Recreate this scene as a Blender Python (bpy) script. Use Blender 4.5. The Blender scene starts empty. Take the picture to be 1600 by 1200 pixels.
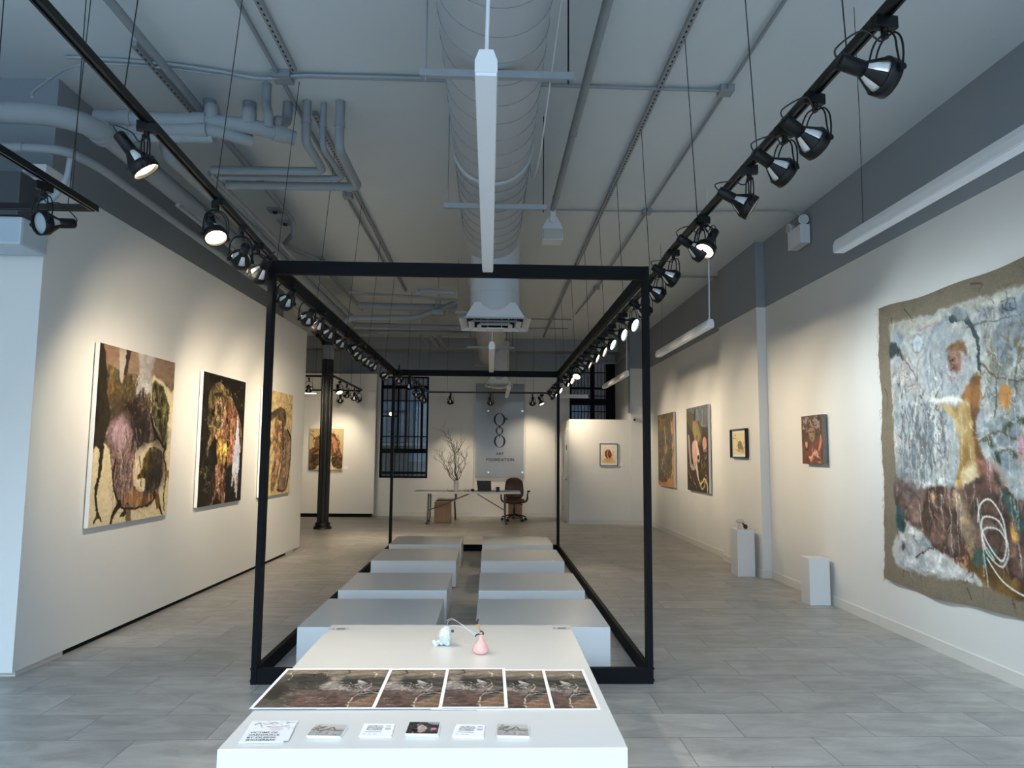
import bpy, bmesh, math, random
import numpy as np
from mathutils import Vector, Matrix
random.seed(7)
SC = bpy.context.scene
COL = SC.collection
PI = math.pi
# ------------------------------------------------------------------ camera
H = 1.56
F = 1100.0
def cam_axes(pi, ya, ro):
    cy, sy, cp, sp = math.cos(ya), math.sin(ya), math.cos(pi), math.sin(pi)
    fw = Vector((sy*cp, cy*cp, sp)); rt = Vector((cy, -sy, 0)); up = rt.cross(fw)
    return (math.cos(ro)*rt + math.sin(ro)*up, -math.sin(ro)*rt + math.cos(ro)*up, fw)
R_, U_, W_ = cam_axes(.09898, .03124, .00812)
CAM = Vector((0, 0, H))
cd = bpy.data.cameras.new('camera'); cam = bpy.data.objects.new('camera', cd); COL.objects.link(cam)
cd.sensor_fit = 'HORIZONTAL'; cd.sensor_width = 36; cd.lens = 36*F/1600; cd.clip_end = 200; cd.clip_start = .05
cam.matrix_world = Matrix(((R_.x, U_.x, -W_.x, 0), (R_.y, U_.y, -W_.y, 0), (R_.z, U_.z, -W_.z, H), (0, 0, 0, 1)))
SC.camera = cam
def ray(x, y): return (x-800)/F*R_ - (y-600)/F*U_ + W_
def PZ(x, y, z=0.0):
    d = ray(x, y); return CAM + d*((z-H)/d.z)
def PY(x, y, Y):
    d = ray(x, y); return CAM + d*(Y/d.y)
def PX(x, y, X):
    d = ray(x, y); return CAM + d*(X/d.x)

# ------------------------------------------------------------------ materials
MATS = {}
def lin(c):
    return tuple(((v/12.92) if v <= .04045 else ((v+.055)/1.055)**2.4) for v in c)
def mat(name, rgb, rough=.5, metal=0.0, var=.06, scale=6.0, bump=0.0, emit=None, spec=.5, stretch=None, alpha=None, trans=0.0):
    if name in MATS: return MATS[name]
    m = bpy.data.materials.new(name); m.use_nodes = True
    nt = m.node_tree; b = nt.nodes['Principled BSDF']
    c = lin(rgb)
    b.inputs['Roughness'].default_value = rough; b.inputs['Metallic'].default_value = metal
    b.inputs['Specular IOR Level'].default_value = spec
    if trans: b.inputs['Transmission Weight'].default_value = trans
    if alpha is not None: b.inputs['Alpha'].default_value = alpha
    tc = nt.nodes.new('ShaderNodeTexCoord')
    nz = nt.nodes.new('ShaderNodeTexNoise'); nz.inputs['Scale'].default_value = scale; nz.inputs['Detail'].default_value = 4
    if stretch:
        mp = nt.nodes.new('ShaderNodeMapping'); mp.inputs['Scale'].default_value = stretch
        nt.links.new(tc.outputs['Object'], mp.inputs['Vector']); nt.links.new(mp.outputs['Vector'], nz.inputs['Vector'])
    else:
        nt.links.new(tc.outputs['Object'], nz.inputs['Vector'])
    mx = nt.nodes.new('ShaderNodeMix'); mx.data_type = 'RGBA'
    mx.inputs[6].default_value = tuple(v*(1-var) for v in c)+(1,); mx.inputs[7].default_value = tuple(min(1, v*(1+var)) for v in c)+(1,)
    nt.links.new(nz.outputs['Fac'], mx.inputs[0]); nt.links.new(mx.outputs[2], b.inputs['Base Color'])
    if bump:
        bp = nt.nodes.new('ShaderNodeBump'); bp.inputs['Strength'].default_value = bump; bp.inputs['Distance'].default_value = .01
        nt.links.new(nz.outputs['Fac'], bp.inputs['Height']); nt.links.new(bp.outputs['Normal'], b.inputs['Normal'])
    if emit:
        b.inputs['Emission Color'].default_value = lin(emit[0])+(1,); b.inputs['Emission Strength'].default_value = emit[1]
    MATS[name] = m
    return m
def mat_two_tone(name, low, high, zsplit):
    m = bpy.data.materials.new(name); m.use_nodes = True
    nt = m.node_tree; b = nt.nodes['Principled BSDF']; b.inputs['Roughness'].default_value = .62; b.inputs['Specular IOR Level'].default_value = .25
    g = nt.nodes.new('ShaderNodeNewGeometry'); s = nt.nodes.new('ShaderNodeSeparateXYZ'); nt.links.new(g.outputs['Position'], s.inputs[0])
    gt = nt.nodes.new('ShaderNodeMath'); gt.operation = 'GREATER_THAN'; gt.inputs[1].default_value = zsplit
    nt.links.new(s.outputs['Z'], gt.inputs[0])
    nz = nt.nodes.new('ShaderNodeTexNoise'); nz.inputs['Scale'].default_value = 1.3; nz.inputs['Detail'].default_value = 5
    nt.links.new(g.outputs['Position'], nz.inputs['Vector'])
    mul = nt.nodes.new('ShaderNodeMapRange'); mul.inputs[3].default_value = .94; mul.inputs[4].default_value = 1.05
    nt.links.new(nz.outputs['Fac'], mul.inputs[0])
    mx = nt.nodes.new('ShaderNodeMix'); mx.data_type = 'RGBA'
    mx.inputs[6].default_value = lin(low)+(1,); mx.inputs[7].default_value = lin(high)+(1,)
    nt.links.new(gt.outputs[0], mx.inputs[0])
    vm = nt.nodes.new('ShaderNodeVectorMath'); vm.operation = 'SCALE'
    nt.links.new(mx.outputs[2], vm.inputs[0]); nt.links.new(mul.outputs[0], vm.inputs['Scale'])
    nt.links.new(vm.outputs[0], b.inputs['Base Color'])
    MATS[name] = m
    return m
def mat_tiles():
    m = bpy.data.materials.new('floor_tiles'); m.use_nodes = True
    nt = m.node_tree; b = nt.nodes['Principled BSDF']; b.inputs['Specular IOR Level'].default_value = .45
    g = nt.nodes.new('ShaderNodeNewGeometry')
    mp = nt.nodes.new('ShaderNodeMapping'); mp.inputs['Location'].default_value = (-1.072, -4.785, 0)
    nt.links.new(g.outputs['Position'], mp.inputs['Vector'])
    br = nt.nodes.new('ShaderNodeTexBrick'); br.offset = .5; br.offset_frequency = 2
    br.inputs['Color1'].default_value = lin((.665, .65, .63))+(1,); br.inputs['Color2'].default_value = lin((.73, .712, .685))+(1,)
    br.inputs['Mortar'].default_value = lin((.42, .42, .41))+(1,)
    br.inputs['Scale'].default_value = 1; br.inputs['Mortar Size'].default_value = .0022; br.inputs['Mortar Smooth'].default_value = .1
    br.inputs['Brick Width'].default_value = .742; br.inputs['Row Height'].default_value = .3665; br.inputs['Bias'].default_value = 0
    nt.links.new(mp.outputs['Vector'], br.inputs['Vector'])
    n1 = nt.nodes.new('ShaderNodeTexNoise'); n1.inputs['Scale'].default_value = 2.6; n1.inputs['Detail'].default_value = 8; n1.inputs['Roughness'].default_value = .62
    n1.inputs['Distortion'].default_value = .6
    ms = nt.nodes.new('ShaderNodeMapping'); ms.inputs['Scale'].default_value = (1, 2.4, 1)
    # shift the clouding from tile to tile so it breaks at the joints
    va = nt.nodes.new('ShaderNodeVectorMath'); va.operation = 'MULTIPLY_ADD'; va.inputs[1].default_value = (37, 37, 37)
    nt.links.new(br.outputs['Color'], va.inputs[0]); nt.links.new(g.outputs['Position'], va.inputs[2])
    nt.links.new(va.outputs[0], ms.inputs['Vector']); nt.links.new(ms.outputs['Vector'], n1.inputs['Vector'])
    mr = nt.nodes.new('ShaderNodeMapRange'); mr.inputs[1].default_value = .3; mr.inputs[2].default_value = .72; mr.inputs[3].default_value = .66; mr.inputs[4].default_value = 1.18
    nt.links.new(n1.outputs['Fac'], mr.inputs[0])
    vm = nt.nodes.new('ShaderNodeVectorMath'); vm.operation = 'SCALE'
    nt.links.new(br.outputs['Color'], vm.inputs[0]); nt.links.new(mr.outputs[0], vm.inputs['Scale'])
    nt.links.new(vm.outputs[0], b.inputs['Base Color'])
    rr = nt.nodes.new('ShaderNodeMapRange'); rr.inputs[3].default_value = .30; rr.inputs[4].default_value = .48
    nt.links.new(n1.outputs['Fac'], rr.inputs[0]); nt.links.new(rr.outputs[0], b.inputs['Roughness'])
    bp = nt.nodes.new('ShaderNodeBump'); bp.inputs['Strength'].default_value = .25; bp.inputs['Distance'].default_value = .003; bp.invert = True
    nt.links.new(br.outputs['Fac'], bp.inputs['Height']); nt.links.new(bp.outputs['Normal'], b.inputs['Normal'])
    MATS['floor_tiles'] = m
    return m
def mat_paint(name, rough=.55):
    m = bpy.data.materials.new(name); m.use_nodes = True
    nt = m.node_tree; b = nt.nodes['Principled BSDF']; b.inputs['Roughness'].default_value = rough; b.inputs['Specular IOR Level'].default_value = .3
    a = nt.nodes.new('ShaderNodeVertexColor'); a.layer_name = 'paint'
    nt.links.new(a.outputs['Color'], b.inputs['Base Color'])
    MATS[name] = m
    return m
WHITE = (.87, .865, .85); GREY = (.56, .585, .605)
M_WALL = mat_two_tone('wall_paint', WHITE, GREY, 3.53)
M_WHITE = mat('white_wall_paint', WHITE, .62, var=.03, scale=1.2, spec=.25)
M_CEIL = mat('ceiling_grey', (.79, .82, .835), .75, var=.05, scale=1.0, spec=.2)
M_SOFFIT = mat('soffit_grey', (.60, .615, .625), .75, var=.05, scale=1.0, spec=.2)
M_GREY = mat('grey_wall_paint', GREY, .7, var=.05, scale=1.0, spec=.2)
M_FLOOR = mat_tiles()
M_BASE = mat('baseboard_white', (.84, .83, .80), .5, var=.05, scale=8)
M_BLACK = mat('black_painted_steel', (.055, .062, .075), .6, var=.1, scale=20, spec=.12)
M_SPOT = mat('black_spot_enamel', (.05, .052, .056), .4, var=.1, scale=30, spec=.3)
M_TRACK = mat('black_track_aluminium', (.075, .073, .072), .4, .3, var=.1, scale=30)
M_WIRE = mat('dark_wire', (.09, .09, .095), .5, var=.05)
M_SILVER = mat('silver_reflector', (.90, .90, .90), .28, .55, var=.05, scale=20)
M_CHROME = mat('chrome', (.75, .75, .76), .22, 1.0, var=.03)
M_PLINTH = mat('white_laminate', (.85, .85, .845), .27, var=.02, scale=2, spec=.5)
M_PIPE = mat('pipe_grey_paint', (.55, .575, .59), .55, var=.06, scale=5, spec=.3)
M_DUCT = mat('duct_grey_paint', (.70, .72, .735), .55, var=.05, scale=3, spec=.3)
M_SEAM = mat('duct_seam', (.52, .535, .545), .6, var=.05)
M_GALV = mat('galvanised_strut', (.58, .605, .625), .45, .25, var=.08, scale=12)
M_SLOT = mat('strut_slot_dark', (.12, .125, .13), .8, var=.05)
M_WHITEMETAL = mat('white_metal', (.85, .855, .86), .4, var=.03)
M_DIFF = mat('frosted_diffuser', (.90, .905, .92), .5, var=.02)
M_LENS = mat('grey_lens_glass', (.62, .66, .68), .12, var=.06, scale=60, spec=.7)
M_LENSW = mat('warm_lit_lens', (1, .96, .86), .3, emit=((1, .93, .78), 9.0))
M_LENSC = mat('cool_lit_lens', (.95, 1, 1), .3, emit=((.86, .98, 1.0), 12.0))
M_PAPER = mat('white_paper', (.93, .93, .94), .6, var=.02, scale=30)
M_INK = mat('black_ink', (.10, .10, .12), .6, var=.05)
M_GLASS = mat('dark_window_glass', (.50, .60, .66), .03, var=.02, spec=.6, alpha=.34)
M_PAINT = mat_paint('oil_paint', .5)
M_PRINT = mat_paint('printed_paper', .42)
M_LINEN = mat_paint('raw_linen', .85)
M_CANVAS = mat('white_canvas_edge', (.88, .87, .85), .7, var=.08, scale=40)
M_WOOD = mat('oak_veneer', (.60, .46, .32), .5, var=.18, scale=5, stretch=(9, 9, .7))
M_LEATHER = mat('brown_leather', (.36, .22, .14), .4, var=.18, scale=14, bump=.15)
M_PLASTIC = mat('black_plastic', (.07, .07, .075), .45, var=.1, scale=20)

# ------------------------------------------------------------------ mesh helpers
class MB:
    def __init__(s): s.v = []; s.f = []; s.sm = []; s.mi = []
    def add(s, vs, fs, smooth=False, mi=0):
        o = len(s.v); s.v += [tuple(v) for v in vs]
        for f in fs: s.f.append([i+o for i in f]); s.sm.append(smooth); s.mi.append(mi)
        return s
    def box(s, x0, x1, y0, y1, z0, z1, mi=0, bev=0.0):
        if bev > 0:
            bm = bmesh.new(); bmesh.ops.create_cube(bm, size=1)
            for v in bm.verts: v.co = Vector(((x0+x1)/2+v.co.x*(x1-x0), (y0+y1)/2+v.co.y*(y1-y0), (z0+z1)/2+v.co.z*(z1-z0)))
            bmesh.ops.bevel(bm, geom=list(bm.edges), offset=bev, segments=2, affect='EDGES', profile=.6)
            bm.verts.index_update(); s.add([v.co for v in bm.verts], [[v.index for v in f.verts] for f in bm.faces], False, mi); bm.free(); return s
        v = [(x0, y0, z0), (x1, y0, z0), (x1, y1, z0), (x0, y1, z0), (x0, y0, z1), (x1, y0, z1), (x1, y1, z1), (x0, y1, z1)]
        return s.add(v, [(0, 3, 2, 1), (4, 5, 6, 7), (0, 1, 5, 4), (1, 2, 6, 5), (2, 3, 7, 6), (3, 0, 4, 7)], False, mi)
    def obox(s, p0, p1, w, h, up=(0, 0, 1), mi=0):
        p0, p1 = Vector(p0), Vector(p1); d = (p1-p0).normalized(); a = d.cross(Vector(up))
        if a.length < 1e-5: a = d.cross(Vector((1, 0, 0)))
        a.normalize(); b = a.cross(d)
        q = []
        for p in (p0, p1):
            for i, j in ((-1, -1), (1, -1), (1, 1), (-1, 1)): q.append(p + a*(i*w/2) + b*(j*h/2))
        return s.add(q, [(0, 1, 2, 3), (7, 6, 5, 4), (0, 4, 5, 1), (1, 5, 6, 2), (2, 6, 7, 3), (3, 7, 4, 0)], False, mi)
    def cyl(s, p0, p1, r0, r1=None, n=16, caps=True, mi=0):
        r1 = r0 if r1 is None else r1
        p0, p1 = Vector(p0), Vector(p1); d = (p1-p0).normalized()
        a = d.orthogonal().normalized(); b = d.cross(a)
        q = []
        for p, r in ((p0, r0), (p1, r1)):
            for k in range(n): t = 2*PI*k/n; q.append(p + a*(r*math.cos(t)) + b*(r*math.sin(t)))
        s.add(q, [(k, (k+1) % n, n+(k+1) % n, n+k) for k in range(n)], True, mi)
        if caps:
            s.add(q[:n], [tuple(range(n))[::-1]], False, mi); s.add(q[n:], [tuple(range(n))], False, mi)
        return s
    def tube(s, pts, r, n=8, caps=True, mi=0):
        P = [Vector(p) for p in pts]; m = len(P); rs = r if isinstance(r, (list, tuple)) else [r]*m
        T = []
        for i in range(m):
            t = (P[min(i+1, m-1)] - P[max(i-1, 0)]); T.append(t.normalized() if t.length > 1e-9 else Vector((0, 0, 1)))
        a = T[0].orthogonal().normalized(); q = []
        for i in range(m):
            a = a - T[i]*a.dot(T[i]); a = a.normalized() if a.length > 1e-6 else T[i].orthogonal().normalized()
            b = T[i].cross(a)
            for k in range(n): t = 2*PI*k/n; q.append(P[i] + a*(rs[i]*math.cos(t)) + b*(rs[i]*math.sin(t)))
        fs = [(i*n+k, i*n+(k+1) % n, (i+1)*n+(k+1) % n, (i+1)*n+k) for i in range(m-1) for k in range(n)]
        s.add(q, fs, True, mi)
        if caps: s.add(q[:n], [tuple(range(n))[::-1]], False, mi); s.add(q[-n:], [tuple(range(n))], False, mi)
        return s
    def lathe(s, prof, c=(0, 0, 0), axis='z', n=24, mi=0, sq=None, cap=True):
        c = Vector(c); q = []
        for r, h in prof:
            for k in range(n):
                t = 2*PI*k/n; x, y = r*math.cos(t), r*math.sin(t)
                if sq: x, y = x*sq[0], y*sq[1]
                q.append(c + (Vector((x, y, h)) if axis == 'z' else Vector((x, h, y)) if axis == 'y' else Vector((h, x, y))))
        m = len(prof)
        fs = [(i*n+k, i*n+(k+1) % n, (i+1)*n+(k+1) % n, (i+1)*n+k) for i in range(m-1) for k in range(n)]
        if axis == 'y': fs = [f[::-1] for f in fs]
        s.add(q, fs, True, mi)
        if cap and prof[0][0] > 1e-6: s.add(q[:n], [tuple(range(n))], False, mi)
        if cap and prof[-1][0] > 1e-6: s.add(q[-n:], [tuple(range(n))], False, mi)
        return s
    def prism(s, poly, d0, d1, axis='y', mi=0):
        n = len(poly)
        def P(u, v, d): return (u, d, v) if axis == 'y' else (u, v, d) if axis == 'z' else (d, u, v)
        q = [P(u, v, d0) for u, v in poly] + [P(u, v, d1) for u, v in poly]
        return s.add(q, [tuple(range(n)), tuple(range(2*n-1, n-1, -1))] + [(k, n+k, n+(k+1) % n, (k+1) % n) for k in range(n)], False, mi)
    def sphere(s, c, r, n=12, m=8, sc=(1, 1, 1), mi=0):
        return s.lathe_pts(c, r, n, m, sc, mi)
    def lathe_pts(s, c, r, n, m, sc, mi):
        c = Vector(c); q = []
        for i in range(m+1):
            a = -PI/2 + PI*i/m
            for k in range(n):
                t = 2*PI*k/n; q.append(c + Vector((r*math.cos(a)*math.cos(t)*sc[0], r*math.cos(a)*math.sin(t)*sc[1], r*math.sin(a)*sc[2])))
        return s.add(q, [(i*n+k, i*n+(k+1) % n, (i+1)*n+(k+1) % n, (i+1)*n+k) for i in range(m) for k in range(n)], True, mi)
    def mesh(s, name, mats, off=None):
        me = bpy.data.meshes.new(name)
        off = Vector(off) if off is not None else Vector((0, 0, 0))
        me.from_pydata([tuple(Vector(v)-off) for v in s.v], [], s.f)
        for p, sm, mi in zip(me.polygons, s.sm, s.mi): p.use_smooth = sm; p.material_index = mi
        for m in (mats if isinstance(mats, (list, tuple)) else [mats]): me.materials.append(m)
        bm = bmesh.new(); bm.from_mesh(me); bmesh.ops.recalc_face_normals(bm, faces=list(bm.faces)); bm.to_mesh(me); bm.free()
        me.update(); return me
    def build(s, name, mats, parent=None, base=None):
        """One mesh object; the coordinates given to the builder are world coordinates."""
        off = Vector((0, 0, 0))
        q = parent
        while q is not None: off += q.location; q = q.parent
        loc = Vector((0, 0, 0))
        if parent is None and base is not None: loc = Vector(base)
        o = bpy.data.objects.new(name, s.mesh(name, mats, off + loc)); COL.objects.link(o)
        o.location = loc
        if parent is not None: o.parent = parent
        return o
def tag(o, label=None, cat=None, group=None, kind=None):
    if label: o['label'] = label
    if cat: o['category'] = cat
    if group: o['group'] = group
    if kind: o['kind'] = kind
    return o
def thing(name, loc, label, cat, group=None, rz=0.0):
    o = bpy.data.objects.new(name, None); COL.objects.link(o); o.location = Vector(loc); o.rotation_euler = (0, 0, rz)
    o.empty_display_size = .05
    return tag(o, label, cat, group)
def struct(name, mb, m): return tag(mb.build(name, m), kind='structure')
def kids(o): return [c for c in bpy.data.objects if c.parent == o]
def smooth_path(pts, k=6):
    P = [Vector(p) for p in pts]; out = []
    for i in range(len(P)-1):
        a, b, c, d = P[max(i-1, 0)], P[i], P[i+1], P[min(i+2, len(P)-1)]
        for j in range(k):
            t = j/k; out.append(.5*((2*b)+(c-a)*t+(2*a-5*b+4*c-d)*t*t+(3*b-a-3*c+d)*t**3))
    return out + [P[-1]]
def bend(pts, r, k=5):
    """Polyline with rounded corners, for pipes."""
    P = [Vector(p) for p in pts]; out = [P[0]]
    for i in range(1, len(P)-1):
        a, b, c = P[i-1], P[i], P[i+1]
        d0 = (a-b); d1 = (c-b); rr = min(r, d0.length*.45, d1.length*.45)
        p0 = b+d0.normalized()*rr; p1 = b+d1.normalized()*rr
        for j in range(k+1):
            t = j/k; out.append(p0*(1-t)**2 + b*2*t*(1-t) + p1*t*t)
    return out + [P[-1]]
def text_mb(txt, width=None, cap=.1, depth=.004, spacing=1.0, align='CENTER', bold=.018):
    """Flat lettering as a mesh: returns vertex list (x, y) centred, faces, scaled to a cap height and a width."""
    c = bpy.data.curves.new('lettering', 'FONT'); c.body = txt; c.size = 1; c.space_character = spacing; c.align_x = 'CENTER'; c.space_line = 1.0; c.offset = bold
    o = bpy.data.objects.new('lettering', c); COL.objects.link(o)
    dg = bpy.context.evaluated_depsgraph_get(); me = bpy.data.meshes.new_from_object(o.evaluated_get(dg))
    vs = [tuple(v.co) for v in me.vertices]; fs = [tuple(p.vertices) for p in me.polygons]
    bpy.data.objects.remove(o); bpy.data.curves.remove(c); bpy.data.meshes.remove(me)
    xs = [v[0] for v in vs]; ys = [v[1] for v in vs]
    sy = cap/(max(ys)-min(ys)) if '\n' not in txt else cap
    sx = width/(max(xs)-min(xs)) if width else sy
    cx = (max(xs)+min(xs))/2; cy = (max(ys)+min(ys))/2
    return [((v[0]-cx)*sx, (v[1]-cy)*sy) for v in vs], fs
# ------------------------------------------------------------------ the room
CEIL = 4.42
XL = -6.6
struct('floor', MB().box(XL, 4.3, -3.2, 18.3, -.12, 0), M_FLOOR)
struct('ceiling', MB().box(XL, 4.3, -3.2, 18.3, CEIL, CEIL+.15), M_CEIL)
# right wall: near stretch, a shallow pier, far stretch
poly = [(4.3, -3.2), (3.65, -3.2), (3.65, 9.12), (3.53, 9.12), (3.53, 10.65), (3.62, 10.65), (3.62, 18.3), (4.3, 18.3)]
struct('wall_right', MB().prism(poly, 0, CEIL, 'z'), M_WALL)
bb = MB()
for (xa, ya, yb) in ((3.65, -3.2, 9.12), (3.53, 9.105, 10.65), (3.62, 10.65, 15.95)):
    bb.prism([(xa-.014, 0), (xa, 0), (xa, .10), (xa-.008, .10), (xa-.014, .092)], ya, yb, 'y')
bb.box(3.53, 3.65, 9.106, 9.12, 0, .10)
struct('baseboard_right', bb, M_BASE)
# left: white display wall, a paler end towards the street, grey wall above and behind it
def lx(y): return -3.238 + (y-5.08)*(.193/6.57)
y0, y1 = 5.08, 11.65
pl = [(lx(y0), y0), (lx(y1), y1), (-4.6, y1), (XL, y1), (XL, y0)]
struct('wall_left', MB().prism(pl, .045, 3.545, 'z'), M_WHITE)
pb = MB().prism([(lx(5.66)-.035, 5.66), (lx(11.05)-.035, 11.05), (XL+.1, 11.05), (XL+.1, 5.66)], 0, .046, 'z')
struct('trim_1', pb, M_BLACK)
pw = MB().prism([(lx(5.16)-.03, 5.16), (lx(5.66)-.02, 5.66), (XL+.1, 5.66), (XL+.1, 5.16)], 0, .046, 'z')
pw.prism([(lx(11.05)-.02, 11.05), (lx(11.4)-.02, 11.4), (XL+.1, 11.4), (XL+.1, 11.05)], 0, .046, 'z')
struct('baseboard_left', pw, M_BASE)
uw = MB().box(-4.4, -3.36, 5.3, 11.35, 3.545, CEIL)
struct('wall_left_upper', uw, M_GREY)
struct('wall_side', MB().box(XL-.15, XL, -3.2, 18.3, 0, CEIL), M_WALL)
# back wall with its two window openings
YB = 17.85
wb = MB()
W1 = (-2.757, -1.55, .935, 3.50); W2 = (2.03, 3.21, 1.2, 3.92)
T = .28
wb.box(XL, W1[0], YB, YB+T, 0, CEIL)
wb.box(W1[0], W1[1], YB, YB+T, 0, W1[2]); wb.box(W1[0], W1[1], YB, YB+T, W1[3], CEIL)
wb.box(W1[1], W2[0], YB, YB+T, 0, CEIL)
wb.box(W2[0], W2[1], YB, YB+T, 0, W2[2]); wb.box(W2[0], W2[1], YB, YB+T, W2[3], CEIL)
wb.box(W2[1], 4.3, YB, YB+T, 0, CEIL)
struct('wall_back', wb, M_WALL)
struct('trim_2', MB().box(-.425, -.395, YB-.025, YB, 0, 3.5), M_WHITE)
struct('trim_3', MB().box(.90, 1.66, YB-.05, YB, 0, 3.5), M_WHITE)
struct('baseboard_back', MB().box(-2.74, -.43, YB-.014, YB, 0, .10).box(.90, 1.78, YB-.064, YB-.05, 0, .10), M_BASE)
# floating display panel at the back left
struct('wall_back_left', MB().box(XL, -2.80, 17.40, 17.62, .09, 3.5), M_WHITE)
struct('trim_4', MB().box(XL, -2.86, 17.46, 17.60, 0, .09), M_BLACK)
# dropped soffit along the back
struct('trim_5', MB().box(XL, 3.2, 17.35, YB, 4.12, CEIL), M_SOFFIT)
# storage room box, back right, and the tall pier beside it
struct('wall_storage', MB().box(1.80, 3.62, 15.95, 16.07, 0, 2.355).box(1.80, 1.90, 16.07, YB, 0, 2.355).box(1.90, 3.62, 16.07, YB, 2.30, 2.355), M_WHITE)
struct('wall_pier', MB().box(3.205, 3.62, 15.94, YB, 2.355, CEIL).box(3.205, 3.62, 15.94, 15.951, 0, 2.355), M_WALL)
struct('baseboard_storage', MB().box(1.79, 3.62, 15.925, 15.94, 0, .10), M_BASE)
# door in the side of the storage room
dr = struct('door_1', MB().box(1.782, 1.799, 16.17, 17.05, .01, 2.06), mat('door_white', (.82, .83, .83), .4, var=.03))
MB().box(1.775, 1.80, 16.09, 16.17, 0, 2.13).box(1.775, 1.80, 17.05, 17.13, 0, 2.13).box(1.775, 1.80, 16.17, 17.05, 2.06, 2.13).build('door_frame', M_BASE, dr)
for z in (.28, 1.05, 1.80): MB().box(1.768, 1.784, 17.02, 17.07, z-.07, z+.07).build('hinge', M_CHROME, dr)
hd = MB().cyl((1.782, 16.26, 1.0), (1.765, 16.26, 1.0), .032).cyl((1.765, 16.26, 1.0), (1.73, 16.26, 1.0), .011).tube([(1.73, 16.25, 1.0), (1.728, 16.38, .995)], .01)
hd.build('door_handle', M_CHROME, dr)
MB().box(1.766, 1.782, 16.20, 16.30, 1.66, 1.78, bev=.004).build('keypad', M_PLASTIC, dr)

# ------------------------------------------------------------------ windows
def window(name, W, mull_x, mull_z, bar_step, bar_z):
    x0, x1, z0, z1 = W; y = YB+.06
    w = tag(MB().box(x0, x0+.05, y, y+.07, z0, z1).box(x1-.05, x1, y, y+.07, z0, z1).box(x0, x1, y, y+.07, z0, z0+.05).box(x0, x1, y, y+.07, z1-.04, z1).build(name, M_BLACK), kind='structure')
    for x, wd, za, zb in mull_x: MB().box(x-wd/2, x+wd/2, y+.005, y+.06, za, zb).build('mullion', M_BLACK, w)
    for z, ht, xa, xb in mull_z: MB().box(xa, xb, y+.002, y+.065, z-ht/2, z+ht/2).build('transom', M_BLACK, w)
    MB().box(x0+.04, x1-.04, y+.03, y+.036, z0+.04, z1-.03).build('pane', M_GLASS, w)
    g = MB(); x = x0+.05
    while x < x1-.03: g.cyl((x, y-.03, z0+.01), (x, y-.03, z1-.01), .008, n=6); x += bar_step
    for z in bar_z: g.box(x0+.02, x1-.02, y-.036, y-.024, z-.012, z+.012)
    g.build('security_bars', M_BLACK, w)
    return w
def wz(y): return PY(630, y, YB).z
def wx(x): return PY(x, 650, YB).x
window('window_1', W1, [(wx(621.5), .05, wz(704), wz(605)), (wx(634), .03, wz(704), wz(605)), (wx(658.5), .05, wz(704), wz(605)), (wx(648), .018, wz(704), wz(605))],
       [(wz(604.5), .085, W1[0], W1[1]), (wz(704.5), .11, W1[0], W1[1]), (wz(650), .035, W1[0], wx(621)), (wz(738), .03, W1[0], W1[1])], .112, (wz(626), wz(682), wz(740)))
window('window_2', W2, [((W2[0]+W2[1])/2, .10, W2[2], W2[3]), (W2[1]-.14, .2, W2[2], W2[3])], [(2.9, .16, W2[0], W2[1]), (3.25, .05, W2[0], W2[1])], .085, (3.65, 3.05, 2.65))
# the street side of the neighbouring building, seen dimly through the glass
M_FACADE = mat('neighbour_brick', (.36, .34, .35), .9, var=.25, scale=9)
ex = tag(MB().box(-9, 8, 21.5, 21.7, -2, 8).build('exterior_wall', M_FACADE), kind='structure')
M_EXTBLUE = mat('neighbour_blue_panel', (.42, .55, .66), .3, var=.25, scale=3)
fz = [(-3.6, -2.55, 1.9, 2.75), (-2.45, -1.85, 1.3, 3.6), (-1.8, -.9, 1.1, 3.4), (-3.6, -2.5, 2.85, 3.1), (2.3, 3.0, 2.0, 3.1)]
for a in fz: MB().box(a[0], a[1], 21.44, 21.5, a[2], a[3]).build('facade_panel', M_EXTBLUE, ex)
MB().box(-3.8, -.8, 21.40, 21.5, 1.78, 1.86).box(-1.85, -1.8, 21.4, 21.5, 0, 4).build('facade_ledge', mat('neighbour_pale', (.66, .70, .72), .6, var=.1), ex)

# ------------------------------------------------------------------ iron column
t = thing('iron_column', (-3.41, 14.8, 0), 'black fluted cast iron column standing on the floor before the back wall', 'column')
def fluted(r, z0, z1, cx, cy, n=20):
    q = []; m = n*4
    for z in (z0, z1):
        for k in range(m):
            a = 2*PI*k/m; rr = r*(1 - (.07 if k % 4 in (1, 2) else 0)); q.append((cx+rr*math.cos(a), cy+rr*math.sin(a), z))
    b = MB(); b.add(q, [(k, (k+1) % m, m+(k+1) % m, m+k) for k in range(m)]); return b
M_IRON = mat('black_iron', (.035, .035, .037), .45, var=.1, scale=10)
fluted(.118, .14, 3.5, -3.41, 14.8).build('shaft', M_IRON, t)
MB().lathe([(.185, 0), (.185, .03), (.165, .06), (.14, .075), (.155, .09), (.16, .105), (.13, .135), (.118, .15)], (-3.41, 14.8, 0), n=32).build('base', M_IRON, t)
fluted(.118, 3.5, 3.82, -3.41, 14.8).build('upper_shaft', M_GREY, t)
MB().lathe([(.12, 3.80), (.15, 3.83), (.15, 3.86), (.2, 3.93), (.27, 3.98), (.27, 4.02)], (-3.41, 14.8, 0), n=24).box(-3.70, -3.12, 14.5, 15.1, 4.02, 4.10).box(-3.66, -3.16, 14.55, 15.05, 4.10, CEIL).build('capital', M_IRON, t)
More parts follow.
